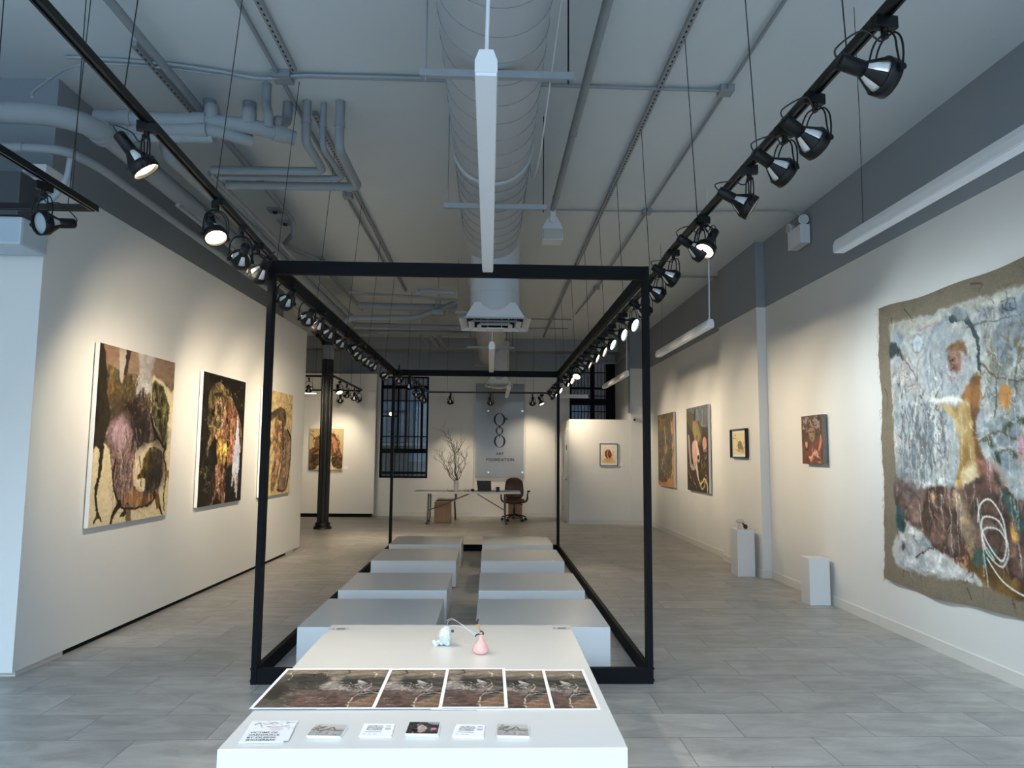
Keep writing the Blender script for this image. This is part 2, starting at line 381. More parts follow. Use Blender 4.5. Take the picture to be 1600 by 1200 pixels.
# ------------------------------------------------------------------ painted pictures: colour laid on a fine canvas mesh
class Art:
    def __init__(s, w, h, bg, seed=1):
        s.w, s.h = w, h; s.rng = np.random.RandomState(seed)
        s.a = np.empty((h, w, 3)); s.a[:] = bg
        s.U, s.V = np.meshgrid((np.arange(w)+.5)/w, (np.arange(h)+.5)/h)
    def noise(s, su, sv):
        gu, gv = max(2, int(su)+2), max(2, int(sv)+2)
        g = s.rng.rand(gv+1, gu+1)
        x = s.U*(gu-1e-6); y = s.V*(gv-1e-6); i = x.astype(int); j = y.astype(int); fx = x-i; fy = y-j
        fx = fx*fx*(3-2*fx); fy = fy*fy*(3-2*fy)
        return (g[j, i]*(1-fx)+g[j, i+1]*fx)*(1-fy)+(g[j+1, i]*(1-fx)+g[j+1, i+1]*fx)*fy
    def fbm(s, su, sv, o=4):
        r = 0; a = .5; t = 0
        for _ in range(o):
            if su > s.w*1.2 and sv > s.h*1.2: break
            r = r + a*s.noise(su, sv); t += a; a *= .55; su *= 2.1; sv *= 2.1
        return r/t
    def mix(s, m, c):
        m = np.clip(m, 0, 1)[..., None]; s.a = s.a*(1-m) + np.asarray(c)*m
    def texcol(s, cols, su=6, sv=6, o=4, gain=1.6):
        """Colour field wandering through a list of colours."""
        n = np.clip((s.fbm(su, sv, o)-.5)*gain+.5, 0, .9999)*(len(cols)-1)
        i = n.astype(int); f = (n-i)[..., None]; c = np.asarray(cols, float)
        return c[i]*(1-f)+c[np.minimum(i+1, len(cols)-1)]*f
    def poly(s, pts, cols, jit=.02, soft=.006, alpha=1.0, su=6, sv=6, curve=True, gain=1.6):
        P = pts
        if curve:
            n = len(pts); P = []
            for i in range(n):
                a, b, c, d = [np.asarray(pts[(i+k-1) % n], float) for k in range(4)]
                for j in range(6):
                    t = j/6; P.append(.5*((2*b)+(c-a)*t+(2*a-5*b+4*c-d)*t*t+(3*b-a-3*c+d)*t**3))
        x = s.U + (s.fbm(9, 9, 3)-.5)*2*jit; y = s.V + (s.fbm(9, 9, 3)-.5)*2*jit
        ins = np.zeros(s.U.shape, bool); dist = np.full(s.U.shape, 9.)
        n = len(P)
        for i in range(n):
            x1, y1 = P[i]; x2, y2 = P[(i+1) % n]
            c = ((y1 > y) != (y2 > y)); xi = (x2-x1)*(y-y1)/((y2-y1) if abs(y2-y1) > 1e-12 else 1e-12)+x1
            ins ^= (c & (x < xi))
            dx, dy = x2-x1, y2-y1; L = dx*dx+dy*dy+1e-12
            tt = np.clip(((x-x1)*dx+(y-y1)*dy)/L, 0, 1); dist = np.minimum(dist, np.hypot(x-x1-tt*dx, y-y1-tt*dy))
        m = np.clip(.5+np.where(ins, dist, -dist)/(2*soft), 0, 1)*alpha
        col = s.texcol(cols, su, sv, gain=gain) if len(np.shape(cols)) == 2 else np.asarray(cols)
        s.mix(m, col); return m
    def ell(s, cx, cy, rx, ry, cols, rot=0, jit=.02, soft=.006, alpha=1.0, su=6, sv=6):
        pts = []
        for k in range(12):
            t = 2*PI*k/12; x, y = rx*math.cos(t), ry*math.sin(t); pts.append((cx+x*math.cos(rot)-y*math.sin(rot), cy+x*math.sin(rot)+y*math.cos(rot)))
        return s.poly(pts, cols, jit, soft, alpha, su, sv)
    def line(s, pts, w0, w1, col, alpha=1.0, jit=.0, asp=1.0, curve=True):
        """Brush line; widths in fractions of the width; asp = height/width of the canvas."""
        P = [np.asarray(p, float) for p in pts]
        if curve and len(P) > 2:
            Q = []
            for i in range(len(P)-1):
                a, b, c, d = P[max(i-1, 0)], P[i], P[i+1], P[min(i+2, len(P)-1)]
                for j in range(5):
                    t = j/5; Q.append(.5*((2*b)+(c-a)*t+(2*a-5*b+4*c-d)*t*t+(3*b-a-3*c+d)*t**3))
            P = Q+[P[-1]]
        n = len(P)-1; mw = max(w0, w1)*1.5+2.0/s.w+jit
        for i in range(n):
            (x1, y1), (x2, y2) = P[i], P[i+1]; wa = w0+(w1-w0)*i/n
            ux0 = max(0, int((min(x1, x2)-mw)*s.w)); ux1 = min(s.w, int((max(x1, x2)+mw)*s.w)+2)
            vy0 = max(0, int((min(y1, y2)-mw/asp)*s.h)); vy1 = min(s.h, int((max(y1, y2)+mw/asp)*s.h)+2)
            if ux1 <= ux0 or vy1 <= vy0: continue
            x = s.U[vy0:vy1, ux0:ux1]; y = s.V[vy0:vy1, ux0:ux1]
            dx, dy = x2-x1, (y2-y1)*asp; L = dx*dx+dy*dy+1e-12
            tt = np.clip(((x-x1)*dx+(y-y1)*asp*dy)/L, 0, 1)
            d = np.hypot(x-x1-tt*dx, (y-y1)*asp-tt*dy)
            e = max(.5*wa, .45/s.w)
            m = np.clip((e-d)*s.w+.5, 0, 1)*alpha*min(1, wa*s.w/1.7)
            b = s.a[vy0:vy1, ux0:ux1]; s.a[vy0:vy1, ux0:ux1] = b*(1-m[..., None])+np.asarray(col)*m[..., None]
    def streaks(s, n, box, col, wr=(.004, .012), lr=(.05, .25), alpha=.7, ang=PI/2, spread=.25, asp=1.0):
        x0, x1, y0, y1 = box
        for _ in range(n):
            x = s.rng.uniform(x0, x1); y = s.rng.uniform(y0, y1); L = s.rng.uniform(*lr); a = ang+s.rng.uniform(-spread, spread)
            c = col[s.rng.randint(len(col))] if len(np.shape(col)) == 2 else col
            k = s.rng.uniform(-.3, .3)*L
            s.line([(x, y), (x+L*.5*math.cos(a)+k*math.sin(a), y+(L*.5*math.sin(a)-k*math.cos(a))), (x+L*math.cos(a), y+L*math.sin(a))], s.rng.uniform(*wr), wr[0]*.4, c, alpha*s.rng.uniform(.5, 1), asp=asp)
    def squiggle(s, n, box, col, w=.004, L=.1, alpha=.8, asp=1.0, k=5):
        x0, x1, y0, y1 = box
        for _ in range(n):
            x = s.rng.uniform(x0, x1); y = s.rng.uniform(y0, y1); p = [(x, y)]; a = s.rng.uniform(0, 2*PI)
            for _ in range(k):
                a += s.rng.uniform(-1.2, 1.2); x += L/k*math.cos(a); y += L/k*math.sin(a)/asp; p.append((x, y))
            c = col[s.rng.randint(len(col))] if len(np.shape(col)) == 2 else col
            s.line(p, w, w*.4, c, alpha, asp=asp)
    def warp(s, amp=.006, su=36, sv=36, asp=1.0):
        du = (s.fbm(su, sv, 3)-.5)*amp*4; dv = (s.fbm(su, sv, 3)-.5)*amp*4/asp
        i = np.clip(((s.U+du)*s.w).astype(int), 0, s.w-1); j = np.clip(((s.V+dv)*s.h).astype(int), 0, s.h-1); s.a = s.a[j, i]
    def brush(s, m, amt=.3, su=40, sv=14, warm=(1, 1, 1)):
        n = (s.fbm(su, sv, 3)-.5)*2*amt*3*np.clip(m, 0, 1); s.a = np.clip(s.a*(1+n[..., None]*np.asarray(warm)), 0, 1)
    def plant(s, x, y0, y1, n, col, w=.004, leaf=.016, asp=1.0, sway=.02):
        ph = s.rng.uniform(0, 6); P = []
        for i in range(9):
            t = i/8; P.append((x+sway*math.sin(ph+t*5)+.3*sway*math.sin(ph*2+t*13), y0+(y1-y0)*t))
        s.line(P, w, w*.5, col, .8, asp=asp)
        for i in range(n):
            t = s.rng.uniform(.15, 1); k = min(7, int(t*8)); bx, by = P[k]; a = s.rng.uniform(-2.6, -.5); L = leaf*s.rng.uniform(.6, 1.6)
            s.line([(bx, by), (bx+L*.6*math.cos(a), by+L*.5*math.sin(a)), (bx+L*math.cos(a), by+L*math.sin(a)*1.2)], w*1.8, w*.5, col, .7, asp=asp)
    def grain(s, amt=.05, su=None, sv=None):
        n = (s.rng.rand(s.h, s.w)-.5)*amt*2
        if su: n = n*.5 + (s.fbm(su, sv, 3)-.5)*amt*3
        s.a = np.clip(s.a*(1+n[..., None]), 0, 1)
def paint_mesh(name, art, O, U, V, material, bulge=None):
    """Canvas grid: O = top-left corner, U = vector along the top, V = vector down; one vertex colour per grid point."""
    w, h = art.w, art.h
    O, U, V = (np.array(q, float) for q in (O, U, V))
    u = np.linspace(0, 1, w); v = np.linspace(0, 1, h); uu, vv = np.meshgrid(u, v)
    co = O+uu[..., None]*U+vv[..., None]*V
    if bulge is not None: co = co+bulge(uu, vv)
    me = bpy.data.meshes.new(name)
    idx = np.arange(w*h).reshape(h, w)
    q = np.stack([idx[:-1, :-1], idx[1:, :-1], idx[1:, 1:], idx[:-1, 1:]], -1).reshape(-1, 4)
    me.vertices.add(w*h); me.vertices.foreach_set('co', co.reshape(-1).astype(np.float32))
    me.loops.add(q.size); me.loops.foreach_set('vertex_index', q.reshape(-1).astype(np.int32))
    me.polygons.add(len(q)); me.polygons.foreach_set('loop_start', np.arange(0, q.size, 4, dtype=np.int32))
    me.update(calc_edges=True)
    a = np.clip(art.a, 0, 1); a = np.where(a <= .04045, a/12.92, ((a+.055)/1.055)**2.4)
    at = me.color_attributes.new('paint', 'FLOAT_COLOR', 'POINT')
    at.data.foreach_set('color', np.concatenate([a.reshape(-1, 3), np.ones((w*h, 1))], 1).reshape(-1).astype(np.float32))
    me.materials.append(material)
    return me
def put_paint(name, art, O, U, V, material, parent, bulge=None):
    off = Vector((0, 0, 0)); q = parent
    while q is not None: off += q.location; q = q.parent
    o = bpy.data.objects.new(name, paint_mesh(name, art, Vector(O)-off, U, V, material, bulge)); COL.objects.link(o); o.parent = parent
    return o
CREAM = (.85, .79, .65)
def art_p1():
    s = Art(170, 330, CREAM, 3); A = 1.2
    s.mix(s.fbm(5, 7)*.5, (.85, .76, .58))
    s.poly([(-.05, -.05), (1.05, -.05), (1.05, .15), (.8, .2), (.5, .17), (.2, .2), (-.05, .2)], [(.44, .34, .28), (.55, .43, .36), (.60, .50, .42), (.50, .40, .33)], .02, .02, su=3, sv=9)
    s.poly([(.0, .12), (.3, .13), (.6, .16), (.66, .3), (.7, .45), (.55, .56), (.25, .55), (.02, .5)], [(.20, .18, .12), (.42, .37, .25), (.55, .47, .33), (.33, .28, .20), (.50, .42, .32)], .04, .01, su=14, sv=10)
    s.poly([(.66, .15), (.8, .14), (.96, .22), (1.0, .32), (.97, .52), (.8, .5)], [(.86, .80, .60), (.93, .88, .72)], .01, .01)
    s.poly([(.66, .17), (.8, .17), (.92, .24), (.95, .34), (.93, .44), (.88, .53), (.8, .47), (.7, .36)], [(.18, .18, .12), (.40, .37, .24), (.55, .50, .34), (.30, .28, .19), (.62, .56, .42)], .03, .008, su=12, sv=12)
    s.poly([(.12, .34), (.3, .36), (.5, .3), (.63, .33), (.74, .44), (.78, .52), (.56, .58), (.49, .66), (.49, .76), (.58, .83), (.70, .79), (.73, .66), (.7, .58), (.84, .58), (.9, .68), (.86, .82), (.76, .91), (.5, .93), (.33, .9), (.26, .8), (.2, .64), (.14, .5)],
           [(.24, .19, .17), (.50, .40, .36), (.66, .53, .50), (.38, .32, .31), (.74, .62, .58), (.45, .36, .30)], .015, .006, su=10, sv=7)
    s.ell(.34, .46, .14, .08, [(.70, .58, .62), (.82, .70, .74), (.60, .48, .50)], jit=.05, soft=.04, alpha=.9)
    s.ell(.5, .45, .09, .1, [(.24, .23, .24), (.34, .32, .33), (.2, .18, .18)], jit=.04, soft=.03, alpha=.9)
    s.ell(.4, .33, .16, .05, [(.22, .16, .13), (.35, .26, .22), (.55, .40, .34)], jit=.05, soft=.02)
    s.ell(.56, .27, .08, .07, [(.30, .22, .19), (.45, .36, .31), (.38, .3, .28)], jit=.04, soft=.015)
    s.ell(.16, .24, .06, .05, [(.78, .52, .28), (.85, .62, .40), (.62, .45, .3)], jit=.03, soft=.02, alpha=.9)
    s.poly([(.5, .6), (.62, .54), (.72, .57), (.7, .66), (.72, .76), (.62, .83), (.54, .77), (.52, .68)], [CREAM, (.94, .90, .78)], .012, .006)
    s.poly([(.72, .57), (.62, .62), (.6, .7), (.54, .745), (.68, .75), (.72, .68)], [(.36, .30, .14), (.52, .42, .2), (.25, .21, .12)], .01)
    s.poly([(.72, .58), (.82, .58), (.88, .68), (.86, .8), (.74, .86), (.64, .83), (.68, .7)], [(.18, .16, .13), (.34, .30, .24), (.46, .40, .33), (.25, .22, .19)], .025, su=14)
    s.poly([(.42, .82), (.6, .85), (.78, .85), (.74, .92), (.5, .93), (.4, .9)], [(.72, .48, .32), (.62, .44, .28), (.80, .60, .34), (.35, .28, .18)], .03, .02, alpha=.85)
    mm = ((s.a.mean(2) < .62)*np.clip((s.V-.13)*20, 0, 1)); s.a = s.a*(1-.24*mm[..., None]); s.brush(mm, .22, 34, 10); s.brush(mm, .16, 60, 60)
    for q_, c_, r_, al in (((.38, .38), (.16, .12, .10), (.26, .07), .75), ((.58, .46), (.15, .14, .14), (.10, .10), .7), ((.85, .48), (.16, .14, .11), (.10, .07), .7), ((.2, .28), (.30, .26, .17), (.14, .10), .6), ((.82, .70), (.17, .15, .13), (.10, .12), .6)):
        s.ell(q_[0], q_[1], r_[0], r_[1], c_, jit=.07, soft=.05, alpha=al)
    s.ell(.3, .5, .13, .09, [(.64, .52, .57), (.74, .62, .67), (.5, .4, .42)], jit=.06, soft=.05, alpha=.8); s.ell(.45, .87, .15, .05, [(.62, .42, .26), (.70, .50, .34)], jit=.04, soft=.04, alpha=.6)
    s.streaks(170, (.22, .5, .45, .85), [(.70, .60, .57), (.30, .24, .22), (.76, .66, .60), (.2, .17, .15), (.66, .50, .46)], (.005, .010), (.05, .16), .6, spread=.12, asp=A)
    s.streaks(60, (.22, .55, .42, .8), [(.80, .70, .66), (.55, .42, .40), (.84, .72, .62), (.38, .31, .30), (.75, .55, .45)], (.006, .014), (.04, .14), .55, asp=A)
    s.streaks(120, (.1, .7, .16, .4), [(.66, .60, .46), (.25, .2, .15), (.48, .40, .28), (.66, .58, .45)], (.003, .007), (.015, .05), .55, spread=1.2, asp=A)
    s.streaks(60, (.68, .93, .2, .5), [(.62, .56, .40), (.2, .18, .13)], (.003, .007), (.015, .05), .5, spread=.9, asp=A)
    s.poly([(-.05, -.02), (.03, -.02), (.09, .12), (.13, .3), (.16, .38), (.11, .55), (.02, .57), (-.05, .6)], [(.10, .09, .07), (.2, .17, .13), (.07, .06, .05)], .02, .006, su=12)
    s.line([(.09, .54), (.09, .7), (.06, .82), (.10, .95)], .05, .012, (.16, .14, .11), asp=A); s.line([(.10, .93), (.06, .97)], .02, .008, (.2, .2, .14), asp=A); s.line([(.1, .93), (.13, .97)], .02, .008, (.2, .2, .14), asp=A)
    s.poly([(.46, -.02), (.68, -.02), (.66, .1), (.68, .2), (.6, .24), (.55, .2), (.46, .25), (.5, .1)], [(.80, .77, .74), (.66, .63, .60), (.88, .86, .84)], .02, .008, su=8, sv=14)
    s.poly([(.23, -.02), (.33, -.02), (.3, .1), (.28, .2), (.24, .12)], [(.78, .74, .70), (.66, .60, .55)], .015); s.line([(.34, -.02), (.33, .06), (.31, .14)], .06, .03, (.24, .2, .17), asp=A)
    s.streaks(22, (.47, .68, .1, .22), [(.82, .79, .76)], (.006, .012), (.05, .14), .8, asp=A)
    for p in ([(.34, .89), (.27, .95), (.24, 1.02)], [(.44, .91), (.4, .95), (.36, .96)], [(.8, .86), (.86, .92), (.92, .99)]): s.line(p, .05, .014, (.17, .13, .09), asp=A)
    s.line([(.45, .92), (.46, 1.01)], .06, .05, (.42, .36, .26), asp=A)
    s.line([(.83, .87), (.85, .93)], .06, .03, (.45, .32, .16), asp=A); s.line([(.92, .54), (.9, .62), (.95, .72), (.93, .86), (.95, .97)], .026, .012, (.24, .19, .12), asp=A)
    s.poly([(.9, .7), (1.0, .72), (1.0, .78)], (.55, .38, .2), curve=False); s.line([(.56, .62), (.6, .8)], .014, .01, (.55, .38, .2), asp=A)
    s.line([(.26, .64), (.24, .75), (.33, .89), (.45, .925), (.7, .92), (.82, .86)], .02, .014, (.12, .1, .08), .85, asp=A); s.line([(.68, .36), (.75, .47), (.92, .57)], .024, .03, (.13, .12, .1), .9, asp=A)
    s.squiggle(14, (.3, .95, .92, .99), (.5, .44, .36), .004, .2, .6, A)
    s.warp(.006, 30, 40, 1.2); s.grain(.05, 30, 60); return s
def art_p2():
    s = Art(110, 240, (.085, .075, .055), 5); A = 1.5
    s.mix((s.fbm(10, 16) > .58)*.5, (.2, .17, .12))
    s.poly([(.2, .1), (.42, .07), (.66, .16), (.85, .3), (.95, .46), (.92, .62), (.8, .6), (.62, .36), (.4, .28), (.22, .26)], [(.42, .35, .24), (.52, .42, .30), (.34, .28, .2)], .015)
    s.poly([(.14, .15), (.3, .09), (.44, .12), (.6, .2), (.42, .24), (.3, .18), (.2, .28), (.22, .45), (.14, .4)], [(.48, .42, .28), (.36, .31, .2), (.58, .50, .36)], .02)
    s.poly([(.56, .2), (.74, .22), (.88, .36), (.93, .55), (.86, .62), (.7, .48), (.58, .34)], [(.56, .38, .27), (.46, .31, .22), (.62, .44, .33)], .012)
    s.poly([(.3, .2), (.5, .24), (.56, .36), (.72, .42), (.76, .55), (.7, .68), (.6, .7), (.62, .52), (.5, .5), (.34, .5), (.26, .4)], [(.72, .52, .38), (.82, .64, .46), (.60, .42, .3), (.86, .70, .52)], .02, su=8)
    s.poly([(.26, .25), (.46, .22), (.5, .36), (.34, .44), (.2, .55), (.12, .66), (.2, .42)], [(.36, .31, .22), (.5, .42, .3), (.62, .52, .38)], .03)
    s.streaks(50, (.32, .5, .16, .36), [(.84, .74, .56), (.70, .48, .36), (.92, .84, .68)], (.01, .02), (.03, .1), .8, spread=.6, asp=A)
    s.poly([(.38, .5), (.56, .5), (.6, .6), (.54, .72), (.42, .71), (.36, .62)], [(.82, .62, .28), (.88, .72, .40), (.74, .52, .22)], .012)
    s.poly([(.66, .46), (.76, .5), (.78, .62), (.7, .7), (.62, .64)], [(.74, .50, .36), (.66, .44, .32)], .01)
    s.poly([(.36, .7), (.56, .7), (.52, .82), (.6, .96), (.5, 1.0), (.42, .92), (.3, 1.0), (.26, 1.0), (.36, .88)], [(.66, .46, .38), (.78, .58, .48), (.52, .38, .28), (.36, .28, .2)], .02, su=9)
    s.streaks(40, (.28, .6, .7, .92), [(.84, .64, .54), (.5, .36, .26), (.72, .5, .42)], (.008, .016), (.05, .16), .7, asp=A)
    s.poly([(.82, .28), (.86, .4), (.92, .6), (.9, .76), (.8, .8), (.74, .74), (.78, .5)], [(.84, .85, .88), (.72, .75, .84), (.92, .92, .93), (.66, .58, .72)], .02, su=14)
    for x, l in ((.76, .86), (.84, .92), (.88, .96), (.8, .82)): s.line([(x, .7), (x, l)], .03, .014, (.88, .88, .90), .9, asp=A)
    mm = (s.a.mean(2) > .2)*(s.a.mean(2) < .75)*1.0; s.a = s.a*(1-.12*mm[..., None]); s.brush(mm, .30, 22, 12); s.brush(mm, .2, 50, 60)
    s.line([(.57, .2), (.58, .34), (.64, .44), (.66, .56)], .02, .014, (.24, .17, .12), .8, asp=A); s.line([(.36, .5), (.44, .47), (.58, .5)], .02, .014, (.4, .27, .18), .7, asp=A); s.line([(.78, .24), (.93, .4), (.95, .56), (.88, .62)], .012, .01, (.72, .54, .42), .7, asp=A)
    s.squiggle(26, (.05, .3, .7, .9), [(.45, .40, .26), (.30, .26, .18), (.58, .52, .36)], .009, .09, .8, A); s.squiggle(14, (.6, .95, .74, .92), [(.38, .31, .26), (.5, .42, .36)], .009, .09, .6, A)
    s.squiggle(18, (.2, .98, .03, .2), [(.6, .54, .42), (.45, .40, .3)], .009, .04, .7, A); s.squiggle(6, (.02, .2, .2, .6), (.5, .44, .32), .008, .05, .6, A)
    s.line([(.5, .34), (.4, .42), (.26, .4), (.16, .41)], .012, .008, (.88, .78, .58), asp=A); s.line([(.3, .24), (.24, .42), (.12, .6), (.04, .76)], .012, .006, (.75, .62, .48), .7, asp=A)
    s.line([(.26, .16), (.4, .14), (.52, .2)], .03, .01, (.16, .13, .09), asp=A)
    s.warp(.008, 26, 40, 1.5); s.grain(.06, 24, 48); return s
def art_p3():
    s = Art(90, 190, (.80, .71, .52), 8); A = 1.6
    s.mix(s.fbm(3, 5)*.7, (.74, .63, .43))
    s.poly([(.5, .16), (.68, .15), (.78, .22), (.74, .34), (.62, .3), (.5, .25), (.3, .28), (.1, .34), (-.05, .36), (-.05, .27), (.2, .22)], [(.16, .14, .12), (.28, .25, .2), (.36, .31, .22), (.2, .18, .14)], .015)
    s.poly([(-.05, .34), (.12, .36), (.3, .5), (.2, .56), (-.05, .42)], [(.22, .2, .16), (.36, .32, .24)], .015)
    s.poly([(.44, .24), (.66, .24), (.74, .4), (.72, .6), (.6, .74), (.5, .9), (.36, .95), (.34, .8), (.42, .6), (.34, .48)], [(.80, .66, .44), (.66, .50, .32), (.40, .35, .25), (.74, .52, .38), (.86, .74, .54)], .02, su=9, sv=12)
    s.poly([(.62, .4), (.8, .36), (.95, .44), (.96, .7), (.88, .92), (.7, .97), (.52, .95), (.66, .7)], [(.52, .43, .33), (.66, .54, .40), (.40, .32, .26), (.72, .56, .46)], .015, su=12, sv=8)
    s.ell(.58, .22, .1, .07, [(.46, .36, .24), (.3, .25, .18)], .0, .02)
    for p, w in (([(.82, .36), (.97, .46), (.96, .72), (.86, .94), (.68, .97), (.55, .95)], .04), ([(.6, .42), (.7, .6), (.62, .8), (.6, .94)], .022), ([(.5, .3), (.46, .5), (.2, .7), (.02, .95)], .016), ([(.4, .44), (.2, .6), (.05, .9)], .014), ([(.74, .46), (.82, .6), (.78, .9)], .02), ([(.36, .8), (.46, .7), (.52, .62)], .02), ([(.66, .28), (.68, .44), (.72, .56)], .05)):
        s.line(p, w, w*.5, (.14, .12, .11), .85, asp=A)
    s.streaks(26, (.36, .6, .5, .85), [(.80, .52, .40), (.88, .74, .52), (.5, .38, .28)], (.014, .026), (.05, .12), .6, asp=A); s.squiggle(8, (.78, .97, .08, .24), (.42, .33, .22), .012, .06, .9, A)
    s.warp(.007, 22, 40, 1.6); s.brush(np.ones_like(s.U), .08, 20, 30); s.grain(.04, 20, 40); return s
def art_bl():
    s = Art(90, 110, (.78, .69, .51), 12)
    s.mix(s.fbm(3, 3)*.6, (.71, .60, .43))
    s.poly([(.2, .22), (.42, .1), (.6, .08), (.8, .2), (.9, .5), (1.0, .66), (1.0, .9), (.0, .92), (.0, .55), (.14, .44)], [(.20, .14, .09), (.35, .24, .15), (.5, .36, .24), (.26, .18, .12)], .03, su=9, sv=12)
    s.poly([(.34, .3), (.5, .24), (.62, .36), (.66, .6), (.5, .66), (.3, .62)], [(.74, .58, .40), (.60, .42, .28), (.50, .34, .24)], .03)
    s.poly([(.66, .22), (.78, .26), (.84, .48), (.74, .56)], [(.62, .38, .27), (.78, .54, .40)], .02)
    s.poly([(.24, .94), (.36, .66), (.5, .58), (.66, .66), (.8, .96)], [(.84, .76, .56), (.90, .84, .66)], .01)
    s.poly([(.0, .68), (.25, .62), (.32, .8), (.2, .96), (.0, .98)], [(.14, .1, .07), (.32, .24, .16), (.52, .42, .3)], .03, su=18, sv=18); s.poly([(1.0, .66), (.74, .6), (.66, .78), (.8, .94), (1.0, .94)], [(.14, .1, .07), (.32, .24, .16), (.52, .42, .3)], .03, su=18, sv=18)
    s.squiggle(24, (.1, .9, .2, .7), [(.12, .09, .07), (.7, .5, .34)], .02, .3, .7); s.squiggle(9, (.05, .95, .04, .2), (.3, .22, .16), .014, .1, .9)
    s.grain(.05); return s
def art_r1():
    s = Art(80, 190, (.30, .27, .20), 21); A = 1.25
    s.a[:] = s.texcol([(.22, .2, .15), (.36, .31, .22), (.44, .38, .27), (.28, .25, .2), (.38, .36, .34)], 6, 10)
    s.poly([(.84, .2), (1.02, .1), (1.02, 1.02), (.7, 1.02), (.86, .8), (.9, .5)], [(.72, .50, .26), (.86, .66, .38), (.60, .40, .2), (.30, .22, .14)], .04, .01, su=9)
    s.poly([(-.02, .92), (.2, .95), (.5, .93), (.8, .88), (1.02, .95), (1.02, 1.02), (-.02, 1.02)], [(.82, .60, .34), (.70, .46, .22)], .02)
    s.ell(.8, .36, .14, .08, [(.40, .37, .40), (.28, .26, .28), (.5, .46, .46)], jit=.03, soft=.03); s.ell(.4, .62, .25, .16, [(.55, .48, .38), (.36, .31, .26), (.46, .40, .34)], jit=.06, soft=.04)
    s.poly([(.42, .18), (.48, .2), (.54, .4), (.6, .5), (.5, .56), (.42, .5), (.46, .36)], [(.68, .60, .50), (.5, .43, .34)], .02, .015)
    s.streaks(80, (.1, .8, .3, .9), [(.66, .55, .42), (.16, .14, .11), (.46, .40, .30), (.76, .66, .52)], (.012, .024), (.04, .14), .6, spread=.6, asp=A)
    s.streaks(22, (.1, .9, .03, .2), [(.78, .56, .3), (.62, .48, .3)], (.014, .03), (.03, .1), .8, asp=A); s.squiggle(8, (.1, .9, .6, .9), (.84, .80, .72), .014, .14, .9, A)
    s.grain(.06); return s
def art_r2():
    s = Art(90, 200, (.17, .13, .10), 25); A = 1.2
    s.a[:] = s.texcol([(.13, .1, .08), (.22, .17, .12), (.16, .13, .1)], 8, 12)
    s.poly([(-.02, -.02), (1.02, -.02), (1.02, .24), (.8, .26), (.6, .2), (.4, .08), (.1, .1), (-.02, .2)], [(.42, .44, .46), (.34, .36, .38), (.54, .56, .58)], .02)
    s.poly([(.02, .06), (.2, .05), (.44, .12), (.62, .2), (.75, .3), (.7, .44), (.5, .44), (.3, .3), (.1, .2)], [(.20, .18, .15), (.34, .31, .25), (.26, .24, .2)], .015)
    s.poly([(.3, .18), (.55, .22), (.68, .36), (.56, .44), (.4, .42)], [(.52, .45, .28), (.62, .54, .34), (.4, .35, .24)], .03, .02)
    s.ell(.5, .1, .1, .07, [(.52, .54, .56), (.40, .42, .44)], jit=.02); s.line([(.42, .05), (.42, .15)], .06, .04, (.08, .08, .09), asp=A)
    s.poly([(.28, .42), (.46, .4), (.56, .5), (.62, .58), (.58, .66), (.5, .64), (.5, .7), (.56, .86), (.5, .85), (.42, .74), (.34, .7), (.26, .56)], [(.86, .72, .66), (.78, .60, .55), (.92, .82, .76)], .012, su=9)
    s.line([(.1, .36), (.14, .55), (.2, .7), (.34, .73), (.42, .66)], .09, .04, (.62, .58, .60), .9, asp=A); s.ell(.55, .6, .05, .025, (.15, .11, .09), jit=.0)
    s.ell(.83, .44, .09, .075, [(.84, .60, .54), (.76, .50, .46)], jit=.0); s.line([(.46, .7), (.52, .82), (.6, .9), (.72, .88), (.8, .84), (.9, .9), (.92, .97)], .03, .022, (.90, .83, .60), asp=A)
    s.line([(.56, .86), (.68, .96), (.8, .92), (.86, .85), (.94, .92), (.92, 1.0)], .022, .02, (.84, .78, .56), asp=A)
    s.squiggle(26, (.05, .95, .64, .97), [(.62, .50, .3), (.45, .36, .24), (.76, .66, .46)], .016, .1, .8, A); s.squiggle(8, (.7, .95, .5, .7), (.66, .58, .42), .016, .14, .8, A)
    s.grain(.06); return s
def art_small():
    s = Art(70, 84, (.93, .88, .70), 31); s.mix(s.fbm(4, 4)*.5, (.90, .82, .58))
    s.poly([(.38, .82), (.4, .5), (.5, .38), (.62, .42), (.74, .62), (.8, .84), (.6, .88)], [(.62, .58, .44), (.48, .44, .34), (.72, .66, .5)], .02)
    s.poly([(.36, .86), (.42, .72), (.6, .76), (.8, .8), (.78, .9), (.5, .9)], [(.88, .70, .56), (.80, .60, .48)], .02); s.squiggle(16, (.35, .8, .4, .88), (.3, .27, .22), .014, .2, .7); s.squiggle(26, (.08, .92, .1, .9), (.72, .62, .4), .01, .12, .6); s.squiggle(5, (.08, .3, .12, .28), (.25, .22, .2), .02, .06, .9)
    return s
